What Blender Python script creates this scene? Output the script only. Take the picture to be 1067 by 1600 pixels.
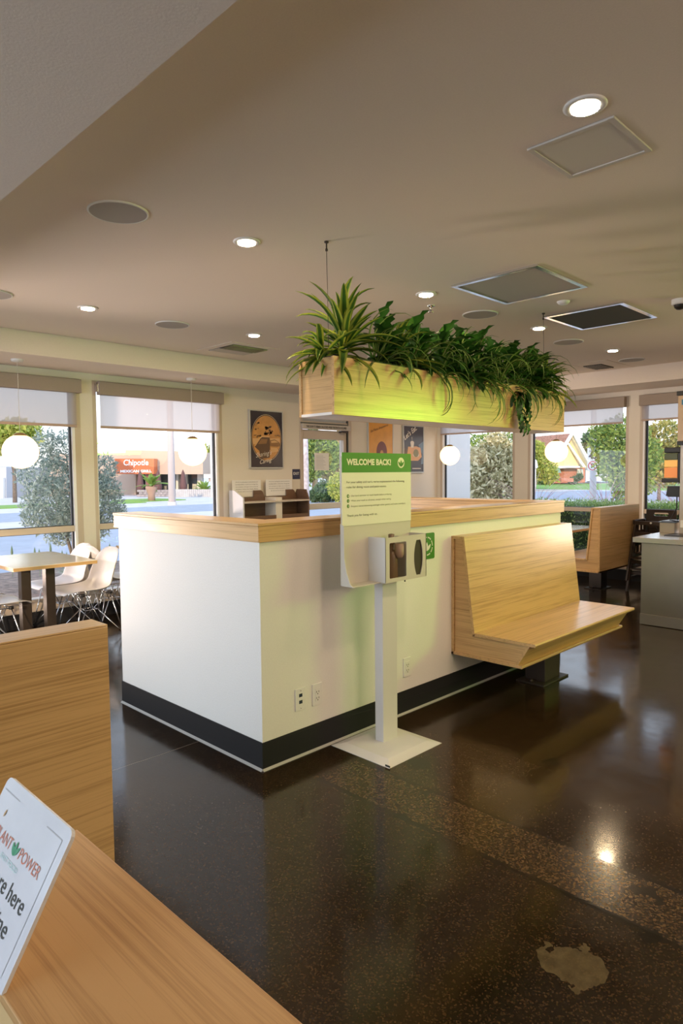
import bpy, math, random
from mathutils import Vector, Matrix
for o in list(bpy.data.objects): bpy.data.objects.remove(o, do_unlink=True)
S = bpy.context.scene
COL = S.collection
R = math.radians
random.seed(7)

# ------------------------------------------------------------------ camera, sky, sun, area lights, exposure
CAM = Vector((-1.938, -2.483, 1.42)); FP = 1043.63
YAW, PITCH, ROLL = 0.784545821, -0.0579980281, 0.00962009459
fw = Vector((math.cos(YAW)*math.cos(PITCH), math.sin(YAW)*math.cos(PITCH), math.sin(PITCH)))
r0 = Vector((math.sin(YAW), -math.cos(YAW), 0)); d0 = fw.cross(r0)
rt = r0*math.cos(ROLL) + d0*math.sin(ROLL); dn = d0*math.cos(ROLL) - r0*math.sin(ROLL)
cd = bpy.data.cameras.new('camera'); cam = bpy.data.objects.new('camera', cd); COL.objects.link(cam)
cam.matrix_world = Matrix.Translation(CAM) @ Matrix((rt, -dn, -fw)).transposed().to_4x4()
cd.sensor_fit = 'VERTICAL'; cd.sensor_height = 36; cd.lens = FP/1600*36; cd.clip_start = 0.05; cd.clip_end = 600
S.camera = cam
S.view_settings.view_transform = 'Standard'; S.view_settings.look = 'None'
S.view_settings.gamma = 1; S.view_settings.use_curve_mapping = False
S.view_settings.exposure = 0.0

wd = bpy.data.worlds.new('sky'); S.world = wd; wd.use_nodes = True
nt = wd.node_tree; nt.nodes.clear()
tc = nt.nodes.new('ShaderNodeTexCoord'); sp = nt.nodes.new('ShaderNodeSeparateXYZ'); cr = nt.nodes.new('ShaderNodeValToRGB')
bg = nt.nodes.new('ShaderNodeBackground'); wo = nt.nodes.new('ShaderNodeOutputWorld')
nt.links.new(tc.outputs['Generated'], sp.inputs[0]); nt.links.new(sp.outputs['Z'], cr.inputs[0])
nt.links.new(cr.outputs[0], bg.inputs[0]); nt.links.new(bg.outputs[0], wo.inputs[0])
e = cr.color_ramp.elements
e[0].position = 0.0; e[0].color = (0.95, 0.90, 0.86, 1); e[1].position = 1.0; e[1].color = (0.42, 0.62, 1.0, 1)
x_ = e.new(0.12); x_.color = (0.80, 0.86, 0.95, 1)
bg.inputs[1].default_value = 2.2

def light(name, kind, loc, energy, color, rot=None, size=1, size_y=None, to=None, parent=None, spread=None, cast=True):
    l = bpy.data.lights.new(name, kind); l.energy = energy; l.color = color
    if kind == 'AREA':
        l.size = size
        if size_y: l.shape = 'RECTANGLE'; l.size_y = size_y
        else: l.shape = 'DISK'
        if spread: l.spread = spread
    o = bpy.data.objects.new(name, l); COL.objects.link(o); o.location = loc
    if to is not None: o.rotation_euler = (Vector(to)-Vector(loc)).to_track_quat('-Z', 'Y').to_euler()
    if rot: o.rotation_euler = rot
    return o
sun = light('sun', 'SUN', (0, 0, 30), 3.2, (1.0, 0.72, 0.45)); sun.data.angle = R(1.0)
sun.rotation_euler = Vector((0.80, 0.55, -0.20)).to_track_quat('-Z', 'Y').to_euler()
# daylight that enters through the glazing of the left wall, then unseen lamps added for green tint, ceiling glare and warm fill
DAYL = light('daylight_left', 'AREA', (-5.3, 0.6, 1.5), 145, (0.72, 0.86, 1.0), size=5.0, size_y=2.0, to=(0, 0.6, 1.0))
GREEN = light('green_unseen_light', 'AREA', (5.7, -4.2, 2.15), 13, (0.46, 1.0, 0.07), size=1.4, size_y=0.5, to=(1.9, -0.2, 1.5), spread=R(66))  # unseen green source as an area lamp, tints the planter, bench and half wall
GL1 = light('glare_fill_left', 'AREA', (-2.6, 7.12, 0.25), 380, (1.0, 0.77, 0.64), size=0.8, size_y=0.7, to=(1.4, 1.2, 2.62))  # added lamp outside the far windows, stands in for glare on the ceiling
GL2 = light('glare_fill_right', 'AREA', (8.75, -2.9, 1.05), 110, (1.0, 0.70, 0.50), size=1.0, size_y=0.8, to=(3.2, 1.2, 2.62))  # added lamp outside the right windows, lifts the ceiling on that side
UPFILL = light('ceiling_upfill', 'AREA', (0.6, -5.2, 1.9), 34, (1.0, 0.74, 0.56), size=4.0, size_y=0.4, to=(0.9, 1.5, 2.9))  # added upward fill behind the camera to brighten the ceiling, no fixture there
FILL = light('rear_warm_fill', 'AREA', (0.8, -4.6, 2.55), 55, (1.0, 0.74, 0.46), size=4.5, size_y=1.2, to=(0.8, -3.6, 0))  # added warm fill panel behind the camera, not a row of fittings

# ------------------------------------------------------------------ helpers
ORG = {}
def org(p):
    return ORG.get(p.name, Vector((0, 0, 0))) if p else Vector((0, 0, 0))
def tag(o, label=None, cat=None, group=None, kind=None):
    if label: o['label'] = label
    if cat: o['category'] = cat
    if group: o['group'] = group
    if kind: o['kind'] = kind
    return o
def empty(name, loc=(0, 0, 0), label=None, cat=None, group=None, kind=None, parent=None):
    o = bpy.data.objects.new(name, None); COL.objects.link(o); o.empty_display_size = 0.1
    ORG[o.name] = Vector(loc)
    if parent: o.parent = parent; o.location = Vector(loc)-org(parent)
    else: o.location = loc
    return tag(o, label, cat, group, kind)
class MB:
    def __init__(s): s.v = []; s.f = []; s.m = []; s.uv = {}; s.sm = []
    def add(s, v, f, mi=0, smooth=False):
        n = len(s.v); s.v += [Vector(a) for a in v]
        for q in f: s.f.append([i+n for i in q]); s.m.append(mi); s.sm.append(smooth)
        return s
    def box(s, x0, x1, y0, y1, z0, z1, mi=0):
        if x0 > x1: x0, x1 = x1, x0
        if y0 > y1: y0, y1 = y1, y0
        if z0 > z1: z0, z1 = z1, z0
        v = [(x, y, z) for z in (z0, z1) for y in (y0, y1) for x in (x0, x1)]
        return s.add(v, [(0, 2, 3, 1), (4, 5, 7, 6), (0, 1, 5, 4), (2, 6, 7, 3), (0, 4, 6, 2), (1, 3, 7, 5)], mi)
    def prism(s, prof, a0, a1, axis='X', mi=0, smooth=False):
        # prof: 2D outline, ccw; axis X -> (y,z), Y -> (x,z), Z -> (x,y)
        def P(a, b, t): return {'X': (t, a, b), 'Y': (a, t, b), 'Z': (a, b, t)}[axis]
        n = len(prof); v = [P(a, b, a0) for a, b in prof]+[P(a, b, a1) for a, b in prof]
        f = [(i, (i+1) % n, n+(i+1) % n, n+i) for i in range(n)]
        k = len(s.f); s.add(v, f, mi, smooth); s.add(v, [list(range(n))[::-1], list(range(n, 2*n))], mi)
        return s
    def tube(s, pts, r, n=8, mi=0, cap=True, smooth=True):
        pts = [Vector(p) for p in pts]; rr = r if isinstance(r, (list, tuple)) else [r]*len(pts)
        v = []; up = None
        for i, p in enumerate(pts):
            d = (pts[min(i+1, len(pts)-1)]-pts[max(i-1, 0)]).normalized()
            if up is None:
                up = Vector((0, 0, 1)) if abs(d.z) < .9 else Vector((1, 0, 0))
            a = d.cross(up).normalized(); up = a.cross(d).normalized()
            for k in range(n):
                t = 2*math.pi*k/n; v.append(p+(a*math.cos(t)+up*math.sin(t))*rr[i])
        f = [(i*n+k, i*n+(k+1) % n, (i+1)*n+(k+1) % n, (i+1)*n+k) for i in range(len(pts)-1) for k in range(n)]
        s.add(v, f, mi, smooth)
        if cap: s.add(v[:n], [list(range(n))[::-1]], mi); s.add(v[-n:], [list(range(n))], mi)
        return s
    def lathe(s, prof, c=(0, 0, 0), n=24, mi=0, smooth=True, axis='Z'):
        v = []; c = Vector(c)
        for r_, z_ in prof:
            for k in range(n):
                t = 2*math.pi*k/n; a = (r_*math.cos(t), r_*math.sin(t), z_)
                if axis == 'Y': a = (a[0], a[2], a[1])
                if axis == 'X': a = (a[2], a[0], a[1])
                v.append(c+Vector(a))
        f = [(i*n+k, i*n+(k+1) % n, (i+1)*n+(k+1) % n, (i+1)*n+k) for i in range(len(prof)-1) for k in range(n)]
        return s.add(v, f, mi, smooth)
    def disc(s, c, r, n=24, axis='Z', mi=0, ry=None):
        c = Vector(c); ry = ry or r; v = []
        for k in range(n):
            t = 2*math.pi*k/n; a, b = r*math.cos(t), ry*math.sin(t)
            v.append(c+Vector({'Z': (a, b, 0), 'Y': (a, 0, b), 'X': (0, a, b)}[axis]))
        return s.add(v, [list(range(n))], mi)
    def build(s, name, mats, parent=None, bevel=0, fix=True, smooth_mod=0, seg=2):
        me = bpy.data.meshes.new(name); o0 = org(parent)
        me.from_pydata([v-o0 for v in s.v], [], s.f)
        mats = mats if isinstance(mats, (list, tuple)) else [mats]
        for m in mats: me.materials.append(m)
        for p, mi, sm in zip(me.polygons, s.m, s.sm): p.material_index = mi; p.use_smooth = sm
        if fix:
            import bmesh
            bm = bmesh.new(); bm.from_mesh(me); bmesh.ops.remove_doubles(bm, verts=bm.verts, dist=1e-5)
            bmesh.ops.recalc_face_normals(bm, faces=bm.faces); bm.to_mesh(me); bm.free()
        o = bpy.data.objects.new(name, me); COL.objects.link(o)
        if parent: o.parent = parent
        ORG[o.name] = o0.copy()
        if bevel:
            b = o.modifiers.new('bevel', 'BEVEL'); b.width = bevel; b.segments = seg; b.limit_method = 'ANGLE'; b.angle_limit = R(35)
        if smooth_mod:
            b = o.modifiers.new('sub', 'SUBSURF'); b.levels = b.render_levels = smooth_mod
        return o
def box(name, x0, x1, y0, y1, z0, z1, mat, parent=None, bevel=0.0):
    return MB().box(x0, x1, y0, y1, z0, z1).build(name, mat, parent, bevel)
def children(o): return list(o.children)
def copy_tree(o, parent=None):
    c = o.copy(); COL.objects.link(c); c.parent = parent
    ORG[c.name] = ORG.get(o.name, Vector((0, 0, 0))).copy()
    for ch in children(o): copy_tree(ch, c)
    return c

# ------------------------------------------------------------------ materials
MATS = {}
def base(name):
    m = bpy.data.materials.new(name); m.use_nodes = True; MATS[name] = m
    n = m.node_tree; b = n.nodes['Principled BSDF']; return m, n, b
def mat(name, col, rough=0.5, metal=0.0, spec=0.5, noise=0.0, nscale=30, bump=0.0, emit=None, estr=0, trans=0):
    m, n, b = base(name); b.inputs['Roughness'].default_value = rough; b.inputs['Metallic'].default_value = metal
    b.inputs['Specular IOR Level'].default_value = spec; c = (*col, 1)
    b.inputs['Base Color'].default_value = c
    if noise or bump:
        t = n.nodes.new('ShaderNodeTexCoord'); x = n.nodes.new('ShaderNodeTexNoise'); x.inputs['Scale'].default_value = nscale
        x.inputs['Detail'].default_value = 4; n.links.new(t.outputs['Object'], x.inputs['Vector'])
        if noise:
            r_ = n.nodes.new('ShaderNodeValToRGB'); el = r_.color_ramp.elements
            el[0].position = .3; el[1].position = .7
            el[0].color = (*[max(0, v*(1-noise)) for v in col], 1); el[1].color = (*[min(1, v*(1+noise)) for v in col], 1)
            n.links.new(x.outputs[0], r_.inputs[0]); n.links.new(r_.outputs[0], b.inputs['Base Color'])
        if bump:
            bp = n.nodes.new('ShaderNodeBump'); bp.inputs['Strength'].default_value = bump; bp.inputs['Distance'].default_value = .004
            n.links.new(x.outputs[0], bp.inputs['Height']); n.links.new(bp.outputs[0], b.inputs['Normal'])
    if emit: b.inputs['Emission Color'].default_value = (*emit, 1); b.inputs['Emission Strength'].default_value = estr
    if trans: b.inputs['Transmission Weight'].default_value = trans
    return m
def bamboo(name, axis, c1, c2, rough=0.32, coat=0.2):
    m, n, b = base(name); t = n.nodes.new('ShaderNodeTexCoord'); mp = n.nodes.new('ShaderNodeMapping')
    n.links.new(t.outputs['Object'], mp.inputs[0])
    sc = {'X': (2.2, 170, 170), 'Y': (170, 2.2, 170), 'Z': (170, 170, 2.2)}[axis]; mp.inputs['Scale'].default_value = sc
    a = n.nodes.new('ShaderNodeTexNoise'); a.inputs['Scale'].default_value = 1.0; a.inputs['Detail'].default_value = 5; a.inputs['Roughness'].default_value = .7
    n.links.new(mp.outputs[0], a.inputs['Vector'])
    mp2 = n.nodes.new('ShaderNodeMapping'); n.links.new(t.outputs['Object'], mp2.inputs[0])
    mp2.inputs['Scale'].default_value = {'X': (1.0, 45, 45), 'Y': (45, 1.0, 45), 'Z': (45, 45, 1.0)}[axis]
    a2 = n.nodes.new('ShaderNodeTexNoise'); a2.inputs['Scale'].default_value = 1.0; a2.inputs['Detail'].default_value = 2
    n.links.new(mp2.outputs[0], a2.inputs['Vector'])
    mx = n.nodes.new('ShaderNodeMath'); mx.operation = 'MULTIPLY_ADD'; mx.inputs[1].default_value = .35
    n.links.new(a2.outputs[0], mx.inputs[0]); 
    ml = n.nodes.new('ShaderNodeMath'); ml.operation = 'MULTIPLY'; ml.inputs[1].default_value = .65
    n.links.new(a.outputs[0], ml.inputs[0]); n.links.new(ml.outputs[0], mx.inputs[2])
    r_ = n.nodes.new('ShaderNodeValToRGB'); el = r_.color_ramp.elements
    el[0].position = .36; el[0].color = (*c2, 1); el[1].position = .52; el[1].color = (*c1, 1)
    n.links.new(mx.outputs[0], r_.inputs[0]); n.links.new(r_.outputs[0], b.inputs['Base Color'])
    b.inputs['Roughness'].default_value = rough; b.inputs['Coat Weight'].default_value = coat; b.inputs['Coat Roughness'].default_value = .15
    bp = n.nodes.new('ShaderNodeBump'); bp.inputs['Strength'].default_value = .06; bp.inputs['Distance'].default_value = .002
    n.links.new(a.outputs[0], bp.inputs['Height']); n.links.new(bp.outputs[0], b.inputs['Normal'])
    return m
WC1, WC2 = (0.64, 0.405, 0.18), (0.40, 0.23, 0.085)
wX = bamboo('bamboo_grain_x', 'X', WC1, WC2); wY = bamboo('bamboo_grain_y', 'Y', WC1, WC2)
wtop = bamboo('bamboo_ledge', 'Y', (0.64, 0.38, 0.165), (0.44, 0.235, 0.09), .35, .2)
wend = mat('bamboo_end_grain', (0.42, 0.235, 0.09), .5, noise=.35, nscale=60)
white = mat('white_wall_paint', (0.80, 0.79, 0.76), .55, noise=.02, nscale=120, bump=.15)
ceilm = mat('ceiling_paint', (0.80, 0.71, 0.62), .7, noise=.02, nscale=150, bump=.15)
wallm = mat('cream_wall_paint', (0.76, 0.70, 0.60), .6, noise=.02, nscale=120, bump=.15)
framem = mat('champagne_window_frame', (0.56, 0.47, 0.38), .4)
framew = mat('pale_frame_edge', (0.85, 0.86, 0.88), .4)
gask = mat('black_gasket', (0.02, 0.025, 0.035), .5)
basem = mat('black_rubber_baseboard', (0.018, 0.018, 0.020), .6, spec=.25)
seal = mat('grey_sealant', (0.40, 0.40, 0.38), .4)
steel = mat('brushed_steel', (0.42, 0.39, 0.35), .36, .9, noise=.03, nscale=8)
chrome = mat('chrome', (0.75, 0.75, 0.76), .15, 1.0)
dkmetal = mat('dark_brown_metal', (0.055, 0.040, 0.030), .4, .3)
blackm = mat('black_plastic', (0.015, 0.014, 0.014), .4)
plastic = mat('white_shell_plastic', (0.78, 0.76, 0.77), .3)
grille = mat('grey_perforated_grille', (0.42, 0.39, 0.36), .8)
dgrille = mat('dark_filter_grille', (0.07, 0.065, 0.055), .8)
whitep = mat('white_metal_paint', (0.78, 0.77, 0.75), .4)
paper = mat('white_paper', (0.82, 0.81, 0.78), .6)
inkm = mat('dark_ink', (0.03, 0.035, 0.03), .6)
bamtop = bamboo('pale_table_laminate', 'X', (0.86, 0.80, 0.74), (0.80, 0.72, 0.64), .14, .7)
cab = mat('grey_white_laminate', (0.66, 0.66, 0.68), .4)
walnut = bamboo('walnut_laminate', 'X', (0.16, 0.09, 0.055), (0.09, 0.05, 0.03), .35, .1)
standm = mat('sand_grey_powder_coat', (0.60, 0.57, 0.50), .5)
standp = mat('pale_grey_powder_coat', (0.68, 0.67, 0.66), .45)
greenm = mat('leaf_green_print', (0.045, 0.215, 0.02), .45)
cream = mat('pale_sheet_print', (0.80, 0.80, 0.66), .45)
hcwood = mat('dark_stained_wood', (0.035, 0.020, 0.014), .4, noise=.2, nscale=20)
navy = mat('navy_plastic', (0.02, 0.022, 0.07), .4)
blindm_dark = mat('taupe_valance_fabric', (0.34, 0.28, 0.23), .85, noise=.05, nscale=300)
hem = mat('taupe_hem_bar', (0.45, 0.34, 0.27), .7)
soil = mat('dark_potting_soil', (0.02, 0.015, 0.01), .9, noise=.4, nscale=50)

m, n, b = base('concrete_floor')
t = n.nodes.new('ShaderNodeTexCoord')
def noise(scale, detail=4, rough=.5, vec=None):
    x = n.nodes.new('ShaderNodeTexNoise'); x.inputs['Scale'].default_value = scale; x.inputs['Detail'].default_value = detail
    x.inputs['Roughness'].default_value = rough; n.links.new((vec or t.outputs['Object']), x.inputs['Vector']); return x.outputs[0]
def ramp(inp, pts):
    r_ = n.nodes.new('ShaderNodeValToRGB'); el = r_.color_ramp.elements
    while len(el) < len(pts): el.new(.5)
    for q, (p_, c_) in zip(el, pts): q.position = p_; q.color = (*c_, 1) if len(c_) == 3 else c_
    n.links.new(inp, r_.inputs[0]); return r_.outputs[0]
def mixc(f, a, c, mode='MIX'):
    x = n.nodes.new('ShaderNodeMix'); x.data_type = 'RGBA'; x.blend_type = mode
    for s_, v_ in ((0, f), (6, a), (7, c)):
        if hasattr(v_, 'links') or hasattr(v_, 'is_linked'): n.links.new(v_, x.inputs[s_])
        else: x.inputs[s_].default_value = v_ if s_ == 0 else (*v_, 1)
    return x.outputs[2]
def mth(op, a, c=None):
    x = n.nodes.new('ShaderNodeMath'); x.operation = op
    for i, v_ in enumerate((a, c)):
        if v_ is None: continue
        if isinstance(v_, (int, float)): x.inputs[i].default_value = v_
        else: n.links.new(v_, x.inputs[i])
    return x.outputs[0]
cl = ramp(noise(1.4, 5, .6), [(.3, (.009, .0052, .0022)), (.7, (.026, .0150, .0062))])
def cells(scale, lo, hi):
    vx = n.nodes.new('ShaderNodeTexVoronoi'); vx.inputs['Scale'].default_value = scale; n.links.new(t.outputs['Object'], vx.inputs['Vector'])
    sp_ = n.nodes.new('ShaderNodeSeparateColor'); n.links.new(vx.outputs['Color'], sp_.inputs[0]); return ramp(sp_.outputs[0], [(lo, (0, 0, 0)), (hi, (1, 1, 1))])
spk = cells(210, .72, .98)
sx = n.nodes.new('ShaderNodeSeparateXYZ'); n.links.new(t.outputs['Object'], sx.inputs[0]); FX, FY = sx.outputs[0], sx.outputs[1]
# the rough band of exposed aggregate between the two old saw cuts
wob = mth('MULTIPLY', mth('SUBTRACT', noise(5, 3), .5), .12)
u_ = mth('ADD', FX, wob)
band = mth('MULTIPLY', mth('MULTIPLY', mth('GREATER_THAN', FX, .127), mth('LESS_THAN', FX, .398)), mth('LESS_THAN', FY, -.25))
near = mth('MULTIPLY', mth('MULTIPLY', mth('GREATER_THAN', u_, .10), mth('LESS_THAN', u_, .95)), mth('MULTIPLY', mth('GREATER_THAN', mth('ADD', FY, mth('MULTIPLY', wob, 2.0)), -.95), mth('LESS_THAN', FY, -.22)))
sband = mth('MAXIMUM', mth('MULTIPLY', band, .9), mth('MULTIPLY', near, .45))
def saw(x_c, w_): return mth('MULTIPLY', mth('LESS_THAN', mth('ABSOLUTE', mth('SUBTRACT', mth('ADD', FX, mth('MULTIPLY', wob, .12)), x_c)), w_), mth('LESS_THAN', FY, -.25))
sawm = mth('MULTIPLY', mth('MAXIMUM', saw(.124, .013), saw(.397, .010)), ramp(noise(2.5, 3), [(.35, (.15, .15, .15)), (.6, (1, 1, 1))]))
spk2 = cells(150, .55, .95)
c2 = mixc(mth('MULTIPLY', spk, .36), cl, (.15, .082, .036))
c2 = mixc(mth('MULTIPLY', mth('MULTIPLY', spk2, sband), .45), c2, (.24, .14, .065))
wob2 = mth('MULTIPLY', mth('SUBTRACT', noise(13, 3), .5), .16)
def blob(cx_, cy_, rad, sq=1.0):
    dx = mth('SUBTRACT', mth('ADD', FX, wob2), cx_); dy = mth('MULTIPLY', mth('SUBTRACT', mth('ADD', FY, wob2), cy_), sq)
    return mth('LESS_THAN', mth('SQRT', mth('ADD', mth('MULTIPLY', dx, dx), mth('MULTIPLY', dy, dy))), rad)
for (bx, by, br) in ((1.035, -.94, .042), (.359, -.71, .035), (.583, -.487, .055), (.322, -1.655, .045), (.125, -.75, .03), (.106, -1.76, .035)):
    c2 = mixc(mth('MULTIPLY', blob(bx, by, br), .8), c2, (.004, .003, .002))
c2 = mixc(mth('MULTIPLY', blob(-.168, -1.64, .088, .9), mth('ADD', mth('MULTIPLY', noise(22, 3), .9), .05)), c2, (.16, .125, .065))
c2 = mixc(mth('MULTIPLY', sawm, .92), c2, (.003, .002, .0015))
crk = mth('MULTIPLY', mth('LESS_THAN', mth('ABSOLUTE', mth('SUBTRACT', mth('ADD', FY, mth('MULTIPLY', wob, .2)), .525)), .0035), mth('LESS_THAN', FX, 0))
c2 = mixc(mth('MULTIPLY', crk, .5), c2, (.20, .16, .13))
n.links.new(c2, b.inputs['Base Color'])
rr = ramp(noise(6, 5, .6), [(.35, (.10, .10, .10)), (.75, (.20, .20, .20))])
rr2 = mixc(mth('MULTIPLY', sband, .3), rr, (.35, .35, .35)); n.links.new(rr2, b.inputs['Roughness'])
b.inputs['Specular IOR Level'].default_value = .40
bp = n.nodes.new('ShaderNodeBump'); bp.inputs['Strength'].default_value = .10; bp.inputs['Distance'].default_value = .004
n.links.new(noise(7, 3, .5), bp.inputs['Height']); n.links.new(bp.outputs[0], b.inputs['Normal'])
floorm = m

m, n, b = base('window_glass'); n.nodes.remove(b); out = n.nodes['Material Output']
tr = n.nodes.new('ShaderNodeBsdfTransparent'); gl = n.nodes.new('ShaderNodeBsdfGlossy'); gl.inputs['Roughness'].default_value = 0.0
tr.inputs[0].default_value = (.96, .98, .98, 1); lw = n.nodes.new('ShaderNodeFresnel'); lw.inputs[0].default_value = 1.55; mxs = n.nodes.new('ShaderNodeMixShader')
n.links.new(lw.outputs[0], mxs.inputs[0]); n.links.new(tr.outputs[0], mxs.inputs[1]); n.links.new(gl.outputs[0], mxs.inputs[2]); n.links.new(mxs.outputs[0], out.inputs[0])
glass = m
m, n, b = base('sheer_blind_fabric'); n.nodes.remove(b); out = n.nodes['Material Output']
tr = n.nodes.new('ShaderNodeBsdfTransparent'); tl = n.nodes.new('ShaderNodeBsdfTranslucent'); df = n.nodes.new('ShaderNodeBsdfDiffuse')
tl.inputs[0].default_value = (.66, .60, .60, 1); df.inputs[0].default_value = (.62, .57, .54, 1)
m1 = n.nodes.new('ShaderNodeMixShader'); m1.inputs[0].default_value = .3; n.links.new(tl.outputs[0], m1.inputs[1]); n.links.new(df.outputs[0], m1.inputs[2])
m2 = n.nodes.new('ShaderNodeMixShader'); m2.inputs[0].default_value = .14; n.links.new(m1.outputs[0], m2.inputs[1]); n.links.new(tr.outputs[0], m2.inputs[2]); n.links.new(m2.outputs[0], out.inputs[0])
sheer = m
canlit = mat('lit_downlight_lens', (1, 1, 1), .5, emit=(1.0, .86, .62), estr=9)
globem = mat('lit_opal_glass', (0.9, 0.88, 0.8), .3, emit=(1.0, .62, .29), estr=2.8)
brass = mat('brass_cap', (0.55, 0.36, 0.16), .35, .7)

def leafmat(name, edge, mid, rough=.4, sheen=.3):
    m, n, b = base(name); uv = n.nodes.new('ShaderNodeUVMap'); sp = n.nodes.new('ShaderNodeSeparateXYZ'); n.links.new(uv.outputs[0], sp.inputs[0])
    r_ = n.nodes.new('ShaderNodeValToRGB'); el = r_.color_ramp.elements
    el[0].position = 0; el[0].color = (*edge, 1); el[1].position = 1; el[1].color = (*edge, 1)
    for p_, c_ in ((.2, edge), (.3, mid), (.7, mid), (.8, edge)):
        q = el.new(p_); q.color = (*c_, 1)
    n.links.new(sp.outputs[0], r_.inputs[0]); oi = n.nodes.new('ShaderNodeObjectInfo'); hs = n.nodes.new('ShaderNodeHueSaturation')
    mr = n.nodes.new('ShaderNodeMapRange'); mr.inputs[3].default_value = .6; mr.inputs[4].default_value = 1.35
    n.links.new(oi.outputs['Random'], mr.inputs[0]); n.links.new(mr.outputs[0], hs.inputs['Value']); n.links.new(r_.outputs[0], hs.inputs['Color'])
    n.links.new(hs.outputs[0], b.inputs['Base Color']); b.inputs['Roughness'].default_value = rough
    b.inputs['Subsurface Weight'].default_value = 0; 
    tl = n.nodes.new('ShaderNodeBsdfTranslucent'); n.links.new(hs.outputs[0], tl.inputs[0]); mx = n.nodes.new('ShaderNodeMixShader'); mx.inputs[0].default_value = .3
    out = n.nodes['Material Output']; n.links.new(b.outputs[0], mx.inputs[1]); n.links.new(tl.outputs[0], mx.inputs[2]); n.links.new(mx.outputs[0], out.inputs[0])
    return m
lf_drac = leafmat('dracaena_leaf', (.30, .36, .05), (.045, .13, .018))
lf_spid = leafmat('spider_leaf', (.07, .17, .02), (.26, .34, .12))
lf_dark = leafmat('dark_philodendron_leaf', (.02, .085, .012), (.028, .10, .015))
lf_pale = leafmat('pale_paddle_leaf', (.20, .36, .05), (.26, .44, .08))
lf_mid = leafmat('mid_green_leaf', (.045, .15, .02), (.07, .20, .03))

def foliage_mat(name, a, c, rough=.6):
    m, n, b = base(name); g = n.nodes.new('ShaderNodeNewGeometry'); r_ = n.nodes.new('ShaderNodeValToRGB'); el = r_.color_ramp.elements
    el[0].color = (*a, 1); el[1].color = (*c, 1); n.links.new(g.outputs['Random Per Island'], r_.inputs[0]); n.links.new(r_.outputs[0], b.inputs['Base Color'])
    b.inputs['Roughness'].default_value = rough
    tl = n.nodes.new('ShaderNodeBsdfTranslucent'); n.links.new(r_.outputs[0], tl.inputs[0]); mx = n.nodes.new('ShaderNodeMixShader'); mx.inputs[0].default_value = .3
    out = n.nodes['Material Output']; n.links.new(b.outputs[0], mx.inputs[1]); n.links.new(tl.outputs[0], mx.inputs[2]); n.links.new(mx.outputs[0], out.inputs[0])
    return m

# text laid on a plane: origin o, unit axes u (reading) and v (up)
def text(name, s, o, u, v, w, h, m, parent=None, bold=0.0, shear=0.0, lift=0.0012, keep=False):
    cu = bpy.data.curves.new('txt', 'FONT'); cu.body = s; cu.size = 1; cu.offset = bold; cu.shear = shear; cu.resolution_u = 3
    to = bpy.data.objects.new('txt', cu); COL.objects.link(to)
    dg = bpy.context.evaluated_depsgraph_get(); me = bpy.data.meshes.new_from_object(to.evaluated_get(dg))
    bpy.data.objects.remove(to, do_unlink=True); bpy.data.curves.remove(cu)
    xs = [p.co.x for p in me.vertices]; ys = [p.co.y for p in me.vertices]
    x0, x1, y0, y1 = min(xs), max(xs), min(ys), max(ys)
    sx_, sy_ = w/(x1-x0), h/(y1-y0)
    if keep: sy_ = sx_ = h/(y1-y0)
    o, u, v = Vector(o), Vector(u), Vector(v); nn = u.cross(v).normalized(); pc = org(parent)
    for p in me.vertices:
        p.co = o+u*((p.co.x-x0)*sx_)+v*((p.co.y-y0)*sy_)+nn*lift-pc
    me.materials.clear(); me.materials.append(m); me.name = name
    ob = bpy.data.objects.new(name, me); COL.objects.link(ob)
    if parent: ob.parent = parent
    ORG[ob.name] = pc.copy()
    return ob
PX, PZ = Vector((1, 0, 0)), Vector((0, 0, 1))

# ------------------------------------------------------------------ room shell
YF, XR, ZC, ZL = 3.99, 6.72, 2.62, 2.43
XL, YB = -5.5, -7.0
box('floor', XL-.2, XR+.2, YB-.2, YF+.2, -.12, 0, floorm)['kind'] = 'structure'
# raised main ceiling and the lower ceiling band round it
c = MB(); c.box(-1.035, 6.03, YB, 3.30, ZC, ZC+.1); c.build('ceiling', ceilm)['kind'] = 'structure'
c = MB(); c.box(XL, -1.035, YB, YF, ZL, ZC+.1); c.box(-1.035, 6.03, 3.31, YF, ZL, ZC+.1); c.box(6.03, XR, YB, YF, ZL, ZC+.1)
o = c.build('ceiling_soffit', ceilm); o['kind'] = 'structure'
box('roof', XL-.3, XR+.3, YB-.3, YF+.3, ZC+.1, ZC+.9, wallm)['kind'] = 'structure'
# walls with openings
HD = 2.365   # window head
w = MB()
for x0, x1 in ((XL-.2, -1.5), (.93, 1.055), (2.60, 3.795), (4.735, XR+.2)): w.box(x0, x1, YF, YF+.18, 0, HD)
w.box(XL-.2, XR+.2, YF, YF+.18, HD, ZC+.1)
for x0, x1 in ((-1.5, .93), (1.055, 2.60)): w.box(x0, x1, YF, YF+.18, 0, .145)
w.build('wall_far', wallm)['kind'] = 'structure'
w = MB()
RW = ((2.60, 3.93), (.97, 2.39), (-.75, .83), (-2.5, -.9))   # y ranges of the right-hand windows
ys = [YB-.2]+sorted([a for p in RW for a in p])+[YF]
for i in range(0, len(ys), 2): w.box(XR, XR+.18, ys[i], ys[i+1], 0, HD)
w.box(XR, XR+.18, YB, YF, HD, ZC+.1)
for a, c_ in RW: w.box(XR, XR+.18, a, c_, 0, .145)
w.build('wall_right', wallm)['kind'] = 'structure'
w = MB(); w.box(XL-.18, XL, YB-.2, -2.4, 0, HD); w.box(XL-.18, XL, 3.2, YF, 0, HD); w.box(XL-.18, XL, YB-.2, YF, HD, ZC+.1); w.box(XL-.18, XL, -2.4, 3.2, 0, .3)
w.build('wall_left', wallm)['kind'] = 'structure'
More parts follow.
